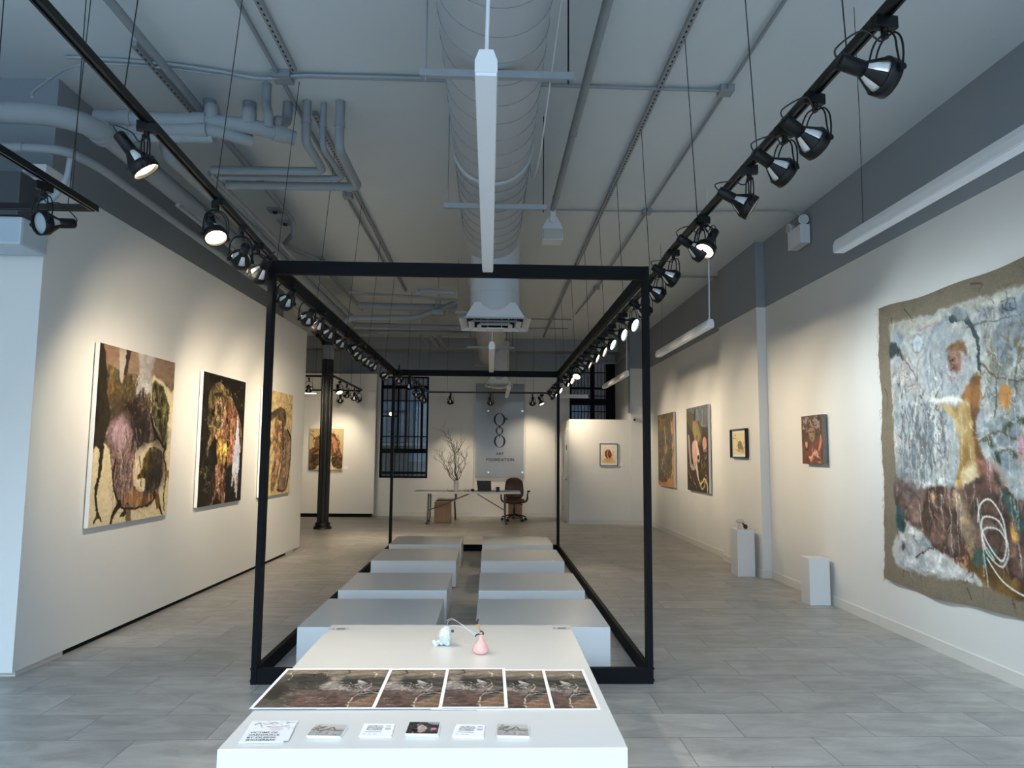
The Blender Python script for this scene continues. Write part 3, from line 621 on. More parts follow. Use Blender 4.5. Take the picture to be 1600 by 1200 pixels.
def art_face():
    s = Art(70, 100, (.28, .2, .16), 33); s.a[:] = s.texcol([(.17, .14, .12), (.32, .23, .19), (.38, .26, .21), (.24, .19, .16)], 5, 8)
    s.poly([(-.02, .55), (.3, .6), (.7, .55), (1.02, .5), (1.02, 1.02), (-.02, 1.02)], [(.38, .22, .18), (.46, .28, .22), (.34, .22, .18)], .04, .04)
    s.ell(.52, .33, .24, .22, [(.36, .3, .26), (.24, .2, .18)], jit=.03); s.ell(.52, .36, .15, .19, [(.56, .44, .32), (.64, .51, .38), (.48, .37, .27)], jit=.01, soft=.02)
    for x in (.46, .58): s.line([(x-.035, .345), (x+.035, .345)], .03, .02, (.25, .18, .14))
    s.line([(.52, .35), (.53, .42)], .02, .02, (.42, .32, .24)); s.line([(.48, .46), (.56, .46)], .022, .014, (.45, .22, .18))
    for x, y, r in ((.2, .12, .1), (.8, .18, .1), (.3, .06, .06)): s.ell(x, y, r, r*.7, [(.66, .56, .54), (.45, .38, .38), (.80, .70, .68)], jit=.05)
    s.ell(.22, .6, .07, .07, [(.86, .62, .56), (.78, .5, .46)], jit=.02); s.line([(.14, .56), (.2, .7), (.32, .68), (.32, .58)], .03, .02, (.12, .1, .1)); s.poly([(.92, .4), (.98, .55), (.86, .72), (.8, .7)], [(.78, .42, .34), (.86, .55, .46)], .02)
    s.poly([(.4, .85), (.6, .74), (.74, .72), (.76, .84), (.6, .84), (.46, .94), (.34, .9)], [(.88, .70, .60), (.82, .55, .46), (.92, .80, .66)], .04); s.squiggle(40, (.05, .95, .02, .3), [(.12, .1, .1), (.7, .6, .56)], .02, .12, .8); s.squiggle(16, (.2, .9, .7, .96), [(.88, .72, .6), (.5, .24, .2)], .02, .14, .8); return s
def art_box():
    s = Art(60, 74, (.92, .87, .77), 37); s.mix(np.clip((s.V-.25)*1.2, 0, 1)*.8*(1-.4*np.abs(s.U-.5)*2), (.90, .76, .52))
    s.ell(.46, .46, .24, .25, [(.62, .34, .26), (.50, .24, .18), (.74, .48, .36)], jit=.03); s.ell(.56, .52, .16, .2, [(.56, .28, .2), (.46, .22, .15)], jit=.02)
    s.line([(.46, .24), (.4, .5), (.5, .7)], .04, .03, (.84, .70, .58)); s.poly([(.1, .8), (.4, .7), (.7, .72), (.92, .82), (.9, .94), (.1, .94)], [(.90, .72, .48), (.86, .64, .38)], .04, .03, alpha=.8); s.squiggle(22, (.2, .85, .3, .9), (.58, .32, .22), .012, .14, .6); s.line([(.25, .02), (.25, .25)], .01, .01, (.6, .5, .42)); s.line([(.82, .02), (.8, .4)], .01, .01, (.6, .5, .42)); return s
def art_big():
    """Painted field of the unstretched linen hanging (the bare linen margin is laid around it)."""
    s = Art(290, 380, (.52, .46, .37), 41); A = 1.0
    s.a[:] = s.texcol([(.44, .40, .335), (.50, .455, .385), (.47, .425, .355)], 12, 12, gain=1.2); s.grain(.05)
    # field from u .085 to 1, v .085 to .92
    def q(u, v): return (.086+u*.84, .075+v*.855)
    def Q(*p): return [q(*a) for a in p]
    s.poly(Q((-.0, .0), (.5, -.005), (1, .0), (1.005, .5), (1, 1), (.5, 1.0), (.01, 1.0), (.0, .5)), [(.58, .62, .64), (.66, .68, .68), (.73, .72, .69), (.54, .58, .61), (.65, .67, .67)], .004, .003, su=6, sv=6, curve=False)
    s.poly(Q((0, 0), (1, 0), (1, .03), (.5, .035), (0, .04)), [(.74, .73, .66), (.69, .67, .61)], .01, .01, alpha=.8, curve=False); s.brush(((s.U > .09)*(s.V > .08)*(s.V < .92))*1.0, .07, 14, 30)
    s.poly(Q((.2, .1), (.55, .12), (.6, .5), (.3, .6), (.1, .5)), [(.72, .71, .69), (.64, .67, .69), (.77, .76, .73)], .03, .05, alpha=.7)
    s.streaks(240, (.1, .5, .2, .62), [(.52, .55, .57), (.62, .65, .67), (.88, .88, .87), (.44, .45, .46), (.74, .70, .66)], (.003, .008), (.03, .13), .55, spread=.3, asp=A)
    for k in range(26): s.plant(s.rng.uniform(.12, .42), s.rng.uniform(.5, .66), s.rng.uniform(.24, .44), 12, ((.40, .40, .41), (.50, .51, .52), (.45, .42, .38), (.80, .80, .78))[k % 4], .0042, .022)
    s.streaks(90, (.14, .34, .36, .62), [(.40, .43, .46), (.48, .52, .55), (.36, .38, .40)], (.006, .016), (.05, .16), .5, spread=.08, asp=A)
    for k in range(16): s.plant(s.rng.uniform(.66, .95), s.rng.uniform(.38, .5), s.rng.uniform(.1, .25), 12, ((.48, .51, .50), (.60, .60, .57), (.52, .48, .38))[k % 3], .0042, .026, sway=.03)
    s.poly(Q((.0, .08), (.05, .08), (.12, .15), (.06, .13), (.0, .14)), [(.16, .19, .20), (.25, .30, .32)], .008)
    s.line(Q((.12, .15), (.2, .24), (.22, .33)), .007, .003, (.5, .44, .42)); s.squiggle(16, (.16, .28, .2, .34), (.58, .46, .42), .004, .08, .8)
    # arch over the figure
    s.line(Q((.3, .3), (.28, .16), (.36, .06), (.48, .04)), .012, .02, (.55, .60, .62), .7); s.line(Q((.47, .045), (.55, .055), (.62, .12), (.645, .22), (.62, .34), (.56, .4)), .026, .010, (.24, .30, .31)); s.ell(*q(.53, .04), .05, .022, [(.44, .47, .48), (.60, .62, .62), (.3, .34, .35)], jit=.02, rot=.3); s.line(Q((.57, .095), (.7, .09), (.86, .10)), .005, .004, (.34, .34, .34))
    s.ell(*q(.23, .10), .034, .028, (.74, .77, .79), jit=.002); s.line(Q((.19, .1), (.22, .06), (.27, .09), (.26, .13), (.2, .14), (.19, .1)), .004, .004, (.5, .48, .46)); s.line(Q((.24, .05), (.32, .042), (.4, .045)), .007, .004, (.78, .52, .48), .7)
    s.ell(*q(.70, .05), .036, .022, (.60, .62, .62), jit=.01); s.squiggle(9, (.64, .72, .1, .13), (.42, .42, .43), .004, .06, .8); s.line(Q((.79, .03), (.86, .03), (.86, .07), (.79, .07), (.79, .03)), .004, .004, (.36, .36, .37), curve=False); s.squiggle(4, (.75, .8, .11, .13), (.3, .3, .3), .005, .05, .9)
    # head
    s.ell(*q(.485, .195), .044, .046, [(.58, .43, .38), (.66, .52, .45), (.48, .34, .30), (.40, .27, .24)], jit=.016, su=18, sv=18); s.poly(Q((.44, .15), (.5, .13), (.55, .16), (.56, .2), (.5, .17)), [(.40, .29, .20), (.52, .40, .28)], .02); s.line(Q((.455, .2), (.47, .205)), .006, .004, (.2, .14, .12)); s.line(Q((.45, .235), (.475, .232)), .005, .004, (.3, .17, .15)); s.squiggle(12, (.44, .56, .25, .33), [(.66, .44, .40), (.55, .46, .43)], .0035, .05, .8)
    # golden torso, rising arm, lap
    s.poly(Q((.34, .34), (.44, .37), (.5, .36), (.56, .31), (.6, .3), (.585, .45), (.6, .56), (.62, .66), (.54, .68), (.44, .66), (.48, .58), (.47, .46), (.42, .40)), [(.72, .58, .36), (.62, .47, .25), (.78, .67, .47), (.54, .39, .21)], .008, su=8, sv=5)
    s.poly(Q((.5, .36), (.62, .26), (.65, .3), (.6, .46), (.64, .6), (.6, .68), (.58, .5), (.56, .36)), [(.50, .34, .18), (.42, .28, .18), (.62, .42, .24)], .012)
    s.poly(Q((.30, .335), (.44, .335), (.52, .35), (.46, .365), (.36, .35)), (.93, .91, .86), .003); s.poly(Q((.5, .6), (.58, .58), (.62, .66), (.52, .68)), [(.88, .80, .64), (.82, .74, .58)], .01, .012)
    # dark lap and drapery
    s.poly(Q((.42, .67), (.52, .65), (.66, .6), (.74, .66), (.86, .7), (1.0, .66), (1.0, 1.0), (.78, 1.0), (.6, .94), (.44, .93), (.28, .9), (.1, .82), (.0, .76), (.0, .66), (.12, .7), (.3, .68)), [(.34, .25, .21), (.45, .34, .30), (.27, .20, .16), (.50, .40, .37), (.38, .28, .22)], .02, .006, su=7, sv=7)
    s.poly(Q((.0, .64), (.1, .63), (.2, .7), (.05, .73), (.0, .73)), [(.46, .40, .39), (.38, .32, .30), (.3, .23, .2)], .03, .02, su=10, sv=10); s.poly(Q((.0, .74), (.05, .78), (.07, .86), (.0, .84)), [(.22, .33, .34), (.16, .25, .26)], .01)
    s.poly(Q((.44, .68), (.52, .72), (.56, .86), (.52, .92), (.46, .8)), [(.66, .56, .44), (.56, .47, .38), (.74, .66, .54)], .015, .01)
    s.poly(Q((.6, .55), (.7, .58), (.74, .66), (.66, .66)), [(.72, .52, .46), (.62, .42, .38)], .015, .012, alpha=.8)
    s.streaks(110, (.1, .9, .65, .92), [(.56, .46, .42), (.24, .17, .14), (.62, .54, .50), (.66, .50, .30)], (.004, .011), (.03, .1), .5, spread=1.0, asp=A)
    s.ell(*q(.48, .935), .05, .026, [(.66, .52, .38), (.58, .44, .32)], jit=.01); s.squiggle(16, (.42, .52, .86, .9), (.35, .2, .16), .005, .06, .9)
    s.poly(Q((.0, .88), (.2, .9), (.42, .94), (.5, .98), (.4, 1.0), (.0, 1.0)), [(.78, .77, .75), (.70, .70, .70)], .01, .008)
    s.poly(Q((.5, .94), (.62, .9), (.8, .96), (1, .93), (1, 1), (.62, 1.0)), [(.32, .24, .14), (.48, .36, .18), (.22, .16, .1)], .02); s.poly(Q((.56, .88), (.68, .87), (.64, .92), (.54, .93)), [(.24, .32, .28), (.36, .44, .38)], .01)
    s.squiggle(14, (.12, .3, .87, .93), (.62, .64, .68), .004, .1, .8); s.line(Q((.14, .95), (.22, .915), (.3, .89)), .006, .003, (.25, .17, .16)); s.ell(*q(.05, .925), .012, .016, (.36, .28, .25), jit=.01)
    # right hand plants
    for p in ([(.62, .5), (.74, .47), (.86, .5), (1.0, .46)], [(.7, .56), (.78, .52), (.8, .58)], [(.66, .24), (.8, .3), (1.0, .33)], [(.72, .42), (.74, .3), (.8, .18)], [(.82, .42), (.84, .28), (.9, .16)]): s.line(Q(*p), .009, .004, (.40, .36, .28), .85)
    for x, y, a in ((.68, .5, .9), (.72, .56, 1.2), (.8, .54, .4), (.9, .5, .8), (.94, .56, 1.4), (.78, .45, -.6), (.86, .44, .2), (.7, .63, .9)): s.ell(*q(x, y), .024, .011, [(.20, .24, .19), (.32, .36, .27)], rot=a, jit=.004)
    s.ell(*q(.86, .525), .036, .04, [(.84, .66, .68), (.76, .56, .60), (.92, .80, .80)], jit=.008); s.ell(*q(.78, .36), .03, .04, [(.84, .60, .34), (.74, .50, .28)], jit=.015)
    s.squiggle(60, (.62, .98, .25, .55), [(.46, .44, .36), (.68, .64, .52), (.88, .86, .80)], .004, .1, .65, A, 6); s.poly(Q((.72, .66), (.8, .7), (.84, .8), (.76, .74)), [(.20, .28, .27), (.30, .38, .35)], .01)
    s.ell(*q(.78, .8), .012, .03, (.80, .62, .3), jit=.01); s.ell(*q(.28, .71), .008, .02, (.80, .60, .46), jit=.006)
    # white drips and loops
    for k in range(34):
        x = s.rng.uniform(.12, .95); y = s.rng.uniform(.3, .75); L = s.rng.uniform(.1, .35); s.line(Q((x, y), (x+s.rng.uniform(-.008, .008), y+L*.5), (x+s.rng.uniform(-.01, .01), min(.97, y+L))), .0045, .003, (.80, .79, .76), .8)
    s.brush((s.V > .62)*(s.V < .93)*(s.U > .09)*1.0, .11, 24, 40)
    s.brush((s.U > .09)*(s.V > .08)*(s.V < .93)*1.0, .06, 60, 60); s.warp(.0035, 50, 50); s.warp(.004, 14, 14)
    s.line(Q((.58, .78), (.60, .72), (.66, .70), (.72, .76), (.73, .85), (.7, .9), (.64, .86), (.6, .8), (.62, .76), (.7, .77), (.74, .84)), .0055, .005, (.94, .93, .90)); s.line(Q((.6, .82), (.62, .88), (.7, .92), (.74, .86), (.7, .8), (.62, .8), (.6, .84), (.66, .9)), .005, .0045, (.94, .93, .90))
    s.line(Q((.62, .9), (.7, .97), (.82, 1.0), (.86, .96), (.85, .7), (.87, .56)), .0055, .005, (.93, .92, .88)); s.line(Q((.585, .7), (.6, .86), (.62, 1.0)), .0045, .004, (.93, .92, .9))
    # creases in the bare linen, their shade painted as dark lines
    for p in ([(.2, .03), (.24, .06), (.25, .08)], [(.6, .02), (.66, .03), (.64, .05)], [(.03, .3), (.05, .34), (.035, .4)], [(.5, .95), (.52, .98)], [(.1, .05), (.105, .07)]): s.line(p, .006, .003, (.30, .26, .21), .8)
    s.grain(.035); return s
def art_print():
    s = Art(190, 160, (.33, .31, .28), 51)
    s.a[:] = s.texcol([(.30, .28, .25), (.38, .36, .31), (.26, .25, .23), (.44, .41, .36)], 3, 8)
    s.poly([(-.02, -.02), (1.02, -.02), (1.02, .2), (.7, .22), (.55, .16), (.4, .2), (.1, .14), (-.02, .18)], [(.50, .45, .38), (.60, .53, .45), (.46, .41, .35)], .03, .05, su=3, sv=10)
    s.ell(.3, .26, .2, .18, [(.16, .16, .15), (.26, .25, .23), (.12, .12, .12)], jit=.07, soft=.03); s.ell(.72, .4, .16, .12, [(.22, .22, .20), (.16, .16, .15)], jit=.04, soft=.03); s.ell(.08, .6, .12, .2, [(.16, .16, .15), (.24, .23, .22)], jit=.06, soft=.04)
    s.ell(.54, .26, .07, .09, [(.62, .56, .50), (.46, .41, .36)], jit=.02, soft=.02); s.poly([(.44, .44), (.52, .34), (.6, .36), (.68, .54), (.5, .58)], [(.74, .70, .66), (.56, .52, .48), (.84, .80, .76)], .05, .02, su=16, sv=16)
    s.poly([(.2, .62), (.4, .58), (.6, .58), (.9, .5), (.92, .6), (.7, .72), (.5, .78), (.25, .74)], [(.52, .42, .39), (.40, .31, .29), (.64, .54, .50)], .04, .015, su=8, sv=8); s.poly([(.3, .82), (.6, .74), (.85, .74), (.8, 1.02), (.3, 1.02)], [(.34, .24, .22), (.46, .34, .30), (.26, .2, .18)], .04, .02)
    s.poly([(.78, .9), (.9, .78), (1.02, .6), (1.02, 1.02), (.8, 1.02)], [(.66, .50, .42), (.56, .43, .33), (.48, .36, .27)], .03, .01); s.ell(.9, .64, .09, .05, [(.10, .10, .11), (.16, .15, .15)], jit=.01, rot=-.2)
    s.streaks(60, (.1, .9, .3, .95), [(.62, .55, .50), (.22, .2, .19), (.76, .70, .66)], (.008, .016), (.04, .12), .55, ang=0, spread=.6); s.squiggle(46, (.6, .9, .4, .62), [(.72, .68, .64), (.55, .5, .48)], .010, .1, .7)
    s.squiggle(30, (.2, .5, .12, .5), [(.42, .40, .37), (.52, .48, .44), (.2, .2, .19)], .008, .10, .6); s.squiggle(10, (.4, .8, .78, .98), [(.58, .50, .47), (.48, .42, .4)], .008, .07, .7)
    s.line([(.08, .03), (.06, .12), (.1, .2), (.09, .3)], .014, .009, (.76, .73, .68)); s.squiggle(9, (.3, .42, .05, .14), [(.74, .62, .55), (.6, .5, .45)], .010, .06, .8); s.line([(.6, -.02), (.62, .1), (.56, .17)], .014, .012, (.12, .11, .1))
    s.line([(.86, .08), (.9, .14), (.885, .22)], .016, .009, (.84, .80, .72)); s.line([(.885, .38), (.9, .48), (.86, .58), (.8, .74), (.78, .86), (.79, 1.0)], .009, .009, (.80, .76, .68)); s.line([(.83, .68), (.92, .64), (1.0, .66)], .011, .008, (.86, .82, .76))
    s.poly([(.74, .3), (.8, .33), (.86, .4), (.8, .42), (.76, .38)], [(.62, .60, .57), (.78, .76, .72)], .012); s.line([(.9, .46), (1.0, .4)], .014, .008, (.2, .19, .18)); s.brush(np.ones_like(s.U), .10, 8, 26); s.brush(np.ones_like(s.U), .05, 50, 50); s.warp(.006, 24, 24); g_ = s.a.mean(2, keepdims=True); s.a = (s.a*.8+g_*.2)*.93; s.grain(.05); return s
def art_card_grey():
    s = Art(40, 36, (.70, .68, .66), 61); s.mix(s.V*.4, (.55, .53, .50)); s.a[:] = np.where((s.V < .35)[..., None], s.a*.4+np.array((.80, .78, .77))*.6, s.a)
    s.squiggle(10, (.02, .3, .2, .6), (.2, .2, .2), .03, .25, .8); s.line([(.3, .6), (.5, .42), (.62, .25), (.74, .5), (.98, .5)], .05, .03, (.25, .24, .25), .9); s.line([(.5, .5), (.9, .55)], .06, .03, (.4, .38, .38), .8); s.squiggle(14, (.1, .95, .6, .95), [(.82, .80, .78), (.45, .43, .4)], .025, .2, .7); return s
def art_card_dark():
    s = Art(40, 36, (.14, .13, .14), 63); s.a[:] = s.texcol([(.10, .10, .11), (.24, .22, .22), (.16, .14, .15)], 5, 5); s.ell(.3, .66, .14, .16, (.03, .03, .03), jit=.02); s.poly([(.36, .3), (.56, .35), (.62, .7), (.46, .9), (.34, .7)], [(.80, .70, .66), (.60, .52, .50)], .05); s.poly([(.6, .0), (1, 0), (1, .25), (.75, .2)], [(.66, .66, .67), (.5, .5, .52)], .02); s.ell(.84, .58, .09, .09, (.84, .50, .54), jit=.02); s.squiggle(14, (.1, .9, .1, .9), [(.85, .82, .80), (.4, .36, .36)], .025, .25, .7); return s
def art_booklet():
    s = Art(44, 56, (.92, .92, .93), 65); s.line([(.4, .3), (.6, .33), (.85, .26)], .03, .02, (.45, .34, .38), .8); s.squiggle(9, (.08, .9, .08, .5), (.55, .53, .56), .016, .4, .7, 1.3); s.line([(.12, .2), (.2, .12), (.3, .34)], .03, .015, (.25, .25, .27)); s.line([(.42, .17), (.52, .1), (.6, .16)], .025, .02, (.35, .34, .36)); s.line([(.78, .14), (.84, .1), (.97, .08)], .03, .012, (.3, .3, .33)); s.ell(.62, .42, .14, .06, (.80, .78, .80), jit=.05, soft=.04); return s
# ------------------------------------------------------------------ walk-through steel frame
FX0, FX1, FY0, FY1, FZ = -1.59, 1.142, 4.962, 11.56, 2.922
fr = thing('steel_frame', ((FX0+FX1)/2, FY0, 0), 'black open box frame of square steel section around two rows of low white plinths', 'frame')
pw_, pd = .04, .088
for x in (FX0, FX1-pw_):
    for y in (FY0, FY1-pd): MB().box(x, x+pw_, y, y+pd, 0, FZ, bev=.003).build('post', M_BLACK, fr)
for z0, z1 in ((0.0, .106), (FZ-.098, FZ)):
    for y in (FY0+.001, FY1-.045): MB().box(FX0+pw_, FX1-pw_, y, y+.044, z0+.001, z1-.001, bev=.003).build('beam', M_BLACK, fr)
    for x in (FX0+.001, FX1-pw_+.001): MB().box(x, x+pw_-.002, FY0+pd, FY1-pd, z0+.001, z1-.001, bev=.003).build('rail', M_BLACK, fr)
for x, s in ((FX0, -1), (FX1, 1)):
    for z in (.095, .018): MB().cyl((x, FY0+.03, z), (x+s*.011, FY0+.03, z), .008, n=8).build('bolt', M_BLACK, fr)

# ------------------------------------------------------------------ plinths
rows = [('first', 5.25, 6.25), ('second', 6.62, 7.58), ('third', 8.41, 9.42), ('fourth', 9.89, 10.88)]
for nm, ya, yb in rows:
    for side, xa, xb in (('beneath the three-canvas wall side of', -1.365, -.375), ('on the linen hanging side of', -.085, .895)):
        lab = f'low white plinth in {nm} row from the viewer, ' + ('on the three-canvas side' if xa < -1 else 'on the linen hanging side')
        if nm == 'first': lab = 'low white plinth just behind the print table, ' + ('on the three-canvas side' if xa < -1 else 'on the linen hanging side')
        p = tag(MB().box(xa, xb, ya, yb, .012, .31, bev=.003).build('display_plinth', M_PLINTH, None, ((xa+xb)/2, (ya+yb)/2, 0)), lab, 'plinth', 'low white plinths inside the frame')
        MB().box(xa+.03, xb-.03, ya+.03, yb-.03, 0, .0125).build('base', M_PLASTIC, p)
HT = .55
a, b_, c_, d_ = PZ(335, 1170, HT), PZ(984, 1169.5, HT), PZ(520, 978, HT), PZ(890, 978, HT)
tx0, tx1, ty0, ty1 = (a.x+c_.x)/2, (b_.x+d_.x)/2, (a.y+b_.y)/2, c_.y+.03
tb = tag(MB().box(tx0, tx1, ty0, ty1, .012, HT, bev=.004).build('print_table', M_PLINTH, None, ((tx0+tx1)/2, (ty0+ty1)/2, 0)), 'large white box plinth in front of the black frame, carrying prints and leaflets', 'plinth')
MB().box(tx0+.04, tx1-.04, ty0+.04, ty1-.04, 0, .0125).build('base', M_PLASTIC, tb)

# ------------------------------------------------------------------ prints, leaflets and cards on the table
pa = art_print()
PL = PZ(393, 1110.5, HT); PT = PZ(455, 1047, HT)
pw2 = (PZ(590, 1110, HT)-PL).x + .0; ph = PT.y-PL.y
rights = [585.5, 690, 794, 867, 940]
plabs = ['whole print of a dark grey-brown painting, first of five overlapping prints', 'second print in the overlapping row, half covered by the whole print', 'third print in the overlapping row, lying slightly further back', 'fourth print in the overlapping row, a narrow strip showing', 'fifth print in the overlapping row, beside the table edge']
pm = None
for i, rx in enumerate(rights):
    xr = PZ(rx, 1110.5, HT).x; x0 = xr-pw2; y0 = PL.y-(.004 if i > 2 else 0)+(.012 if i == 2 else 0); z = HT+.0012*(6-i)
    r = thing('art_print', ((x0+xr)/2, y0+ph/2, HT), plabs[i], 'print', 'overlapping prints on the white table')
    MB().box(x0, xr, y0, y0+ph, z-.0009-(.0005 if i == 4 else 0), z).build('sheet', M_PAPER, r)
    bx = .014
    if pm is None:
        o = put_paint('printed_image', pa, (x0+bx, y0+ph-.022, z+.0004), (pw2-2*bx, 0, 0), (0, -(ph-.022-.012), 0), M_PRINT, r); pm = (o.data, o.location.copy(), x0, y0, z)
        o.location = (0, 0, 0)
    else:
        o = bpy.data.objects.new('printed_image', pm[0]); COL.objects.link(o); o.parent = r; o.location = (0, 0, z-pm[4])
for (px, py, lab) in ((531, 983, 'small printed sticker on the far table corner towards the three canvases'), (876, 982, 'small printed sticker on the far table corner towards the linen hanging')):
    p = PZ(px, py, HT)
    s_ = tag(MB().box(p.x-.05, p.x+.05, p.y-.03, p.y+.03, HT+.0002, HT+.001).build('sticker', mat('clear_sticker', (.74, .74, .73), .4), None, (p.x, p.y, HT)), lab, 'sticker')
    g = MB()
    for k, (u0, u1) in enumerate(((-.04, -.034), (-.018, .03))):
        for j in range(4): g.box(p.x+u0, p.x+u1, p.y-.02+j*.011, p.y-.014+j*.011, HT+.0011, HT+.0014)
    g.build('print_lines', mat('faded_ink', (.42, .42, .43), .5), s_)
def flat_text(name, lines, O, ux, uy, cap, gap, width, z, parent, m=M_INK, wid=None):
    """Lines of lettering lying on a sheet: O = top-left, ux/uy unit directions."""
    g = MB(); ux, uy = Vector(ux), Vector(uy)
    for i, ln in enumerate(lines):
        vs, fs = text_mb(ln, None if wid is None else wid[i], cap)
        w = max(v[0] for v in vs)*2
        g.add([Vector(O)+ux*(v[0]+w/2)+uy*(-(v[1]-cap/2)+i*(cap+gap)) + Vector((0, 0, z)) for v in vs], fs)
    return g.build(name, m, parent)
def sheet(name, pix, zt, label, cat, art=None, group=None, thick=.002, stack=1, spread=.0):
    """A card lying on the table; pix = near-left, near-right, far-right, far-left corners."""
    P = [PZ(x, y, HT+zt) for x, y in pix]; c = sum(P, Vector())/4
    r = thing(name, (c.x, c.y, HT), label, cat, group)
    for k in range(stack):
        o = Vector((spread*k, .001*k, 0)); z0 = HT+zt-thick*(k+1); g = MB()
        g.add([(p.x+o.x, p.y+o.y, z0+.0002) for p in P]+[(p.x+o.x, p.y+o.y, z0+thick) for p in P], [(3, 2, 1, 0), (4, 5, 6, 7), (0, 1, 5, 4), (1, 2, 6, 5), (2, 3, 7, 6), (3, 0, 4, 7)])
        g.build('card' if name != 'booklet' else 'cover', M_PAPER, r)
    if art is not None:
        O, U, V = P[3], P[2]-P[3], P[0]-P[3]
        put_paint('printed_image', art, O+U*.01+V*.01+Vector((0, 0, .0004)), U*.98, V*.96, M_PRINT, r)
    return r, P
bk, P = sheet('booklet', [(373, 1159.5), (442, 1158), (466, 1126), (394, 1126.5)], .006, 'white exhibition booklet with lettering at the table corner', 'booklet', art_booklet(), thick=.0025, stack=2, spread=.001)
ux = (P[2]-P[3]).normalized(); uy = (P[0]-P[3]).normalized(); W0 = (P[1]-P[0]).length; L0 = (P[0]-P[3]).length
flat_text('title_lettering', ['VICTIMS OF', 'GRENOUILLE', 'BY OLEKSII', 'SHCHERBAK'], P[3]+uy*(L0*.55)+ux*(W0*.13), ux, uy, L0*.068, L0*.045, W0, .0012, bk, wid=[W0*.66, W0*.72, W0*.66, W0*.70])
cg, cdk = art_card_grey(), art_card_dark()
cards = [('grey', [(478.5, 1149.5), (531, 1150.5), (543.5, 1132.5), (492, 1131.5)], 'pale grey landscape postcard stack next to the booklet'),
         ('text', [(560.5, 1150), (611, 1150), (617, 1131), (569, 1130.5)], 'white text card lying next to the grey postcards by the booklet'),
         ('dark', [(633, 1146.5), (684, 1148), (688, 1128.5), (639.5, 1128)], 'dark postcard stack with a pink spot, between two text cards'),
         ('text', [(706, 1150), (755, 1151.5), (757.5, 1132.5), (713, 1131.5)], 'white text card between the dark postcards and the last grey ones'),
         ('grey', [(776, 1149.5), (826.5, 1150), (825, 1132), (776, 1131)], 'pale grey landscape postcard stack at the end of the card row')]
for kind, pix, lab in cards:
    r, P = sheet('postcard', pix, .010 if kind != 'text' else .006, lab, 'postcard', {'grey': cg, 'dark': cdk, 'text': None}[kind], 'cards in a row on the white table', thick=.0032 if kind != 'text' else .003, stack=3 if kind != 'text' else 2, spread=.002)
    if kind == 'text':
        ux = (P[2]-P[3]).normalized(); uy = (P[0]-P[3]).normalized(); W0 = (P[1]-P[0]).length; L0 = (P[0]-P[3]).length
        flat_text('lettering', ['VICTIMS OF', 'GRENOUILLE', 'BY OLEKSII', 'SHCHERBAK'], P[3]+uy*(L0*.16)+ux*(W0*.16), ux, uy, L0*.07, L0*.035, W0, .0006, r, wid=[W0*.48, W0*.52, W0*.48, W0*.50])
        g = MB()
        for v0, u0, u1, t_ in ((.66, .14, .66, .03), (.84, .10, .18, .02), (.84, .26, .36, .02), (.84, .42, .52, .02), (.18, .74, .90, .045), (.36, .74, .92, .05), (.46, .74, .92, .03)):
            q = [P[3]+ux*(W0*u)+uy*(L0*v)+Vector((0, 0, .0006)) for u, v in ((u0, v0), (u1, v0), (u1, v0+t_), (u0, v0+t_))]; g.add(q, [(0, 1, 2, 3)])
        g.build('print_lines', mat('grey_ink', (.50, .50, .54), .6), r)

# small sculptures on the table
p = PZ(694, 1008, HT)
sc = thing('stone_vial', (p.x, p.y, HT), 'small rough white stone vial with a dark bead, on the print table', 'sculpture')
M_STONE = mat('white_plaster', (.84, .86, .84), .6, var=.12, scale=70, bump=.8)
def lump(c, r, sc_, seed, amp=.18, n=20, m=14):
    b = MB(); b.sphere((0, 0, 0), r, n, m, sc_); rg = random.Random(seed); off = [Vector((rg.uniform(-1, 1), rg.uniform(-1, 1), rg.uniform(-1, 1))).normalized() for _ in range(14)]
    b.v = [tuple(Vector(v)*(1+amp*sum(max(0, Vector(v).normalized().dot(o))**6*(1 if i % 2 else -1) for i, o in enumerate(off))) + Vector(c)) for v in b.v]; return b
k = (p.y)/F
lump((p.x+.008, p.y, HT+.050), .043, (.90, .8, 1.12), 6, .16, 28, 20).build('stone', M_STONE, sc)
b = MB(); rg = random.Random(4)
for i in range(9): b.sphere((p.x-.058+.09*rg.random(), p.y-.025+.03*rg.random(), HT+.008+.010*rg.random()), .009+.006*rg.random(), 8, 6)
b.build('foot_crust', M_STONE, sc)
MB().sphere((p.x+.044, p.y-.028, HT+.079), .008, 8, 6).build('bead', mat('dark_amber', (.35, .22, .12), .3), sc)
q = PZ(751, 1021, HT)
sb = thing('perfume_bottle', (q.x, q.y, HT), 'small pink glass bottle with dark handles and curling wires on the print table', 'sculpture')
MB().lathe([(.004, 0), (.032, .001), (.041, .016), (.036, .036), (.024, .054), (.012, .068), (.010, .084), (.015, .090), (.012, .093)], (q.x, q.y, HT+.0003), n=20).build('body', mat('pink_glass', (.93, .72, .68), .18, var=.12, scale=45, bump=.3), sb)
MB().tube(smooth_path([(q.x-.002, q.y, HT+.108), (q.x-.006, q.y, HT+.122), (q.x-.016, q.y, HT+.134), (q.x-.017, q.y, HT+.146)]), [.002]*4+[.004]*5+[.007]*6+[.006]*3+[.004]).build('stopper', mat('amber_stopper', (.80, .60, .34), .35, var=.35, scale=90), sb)
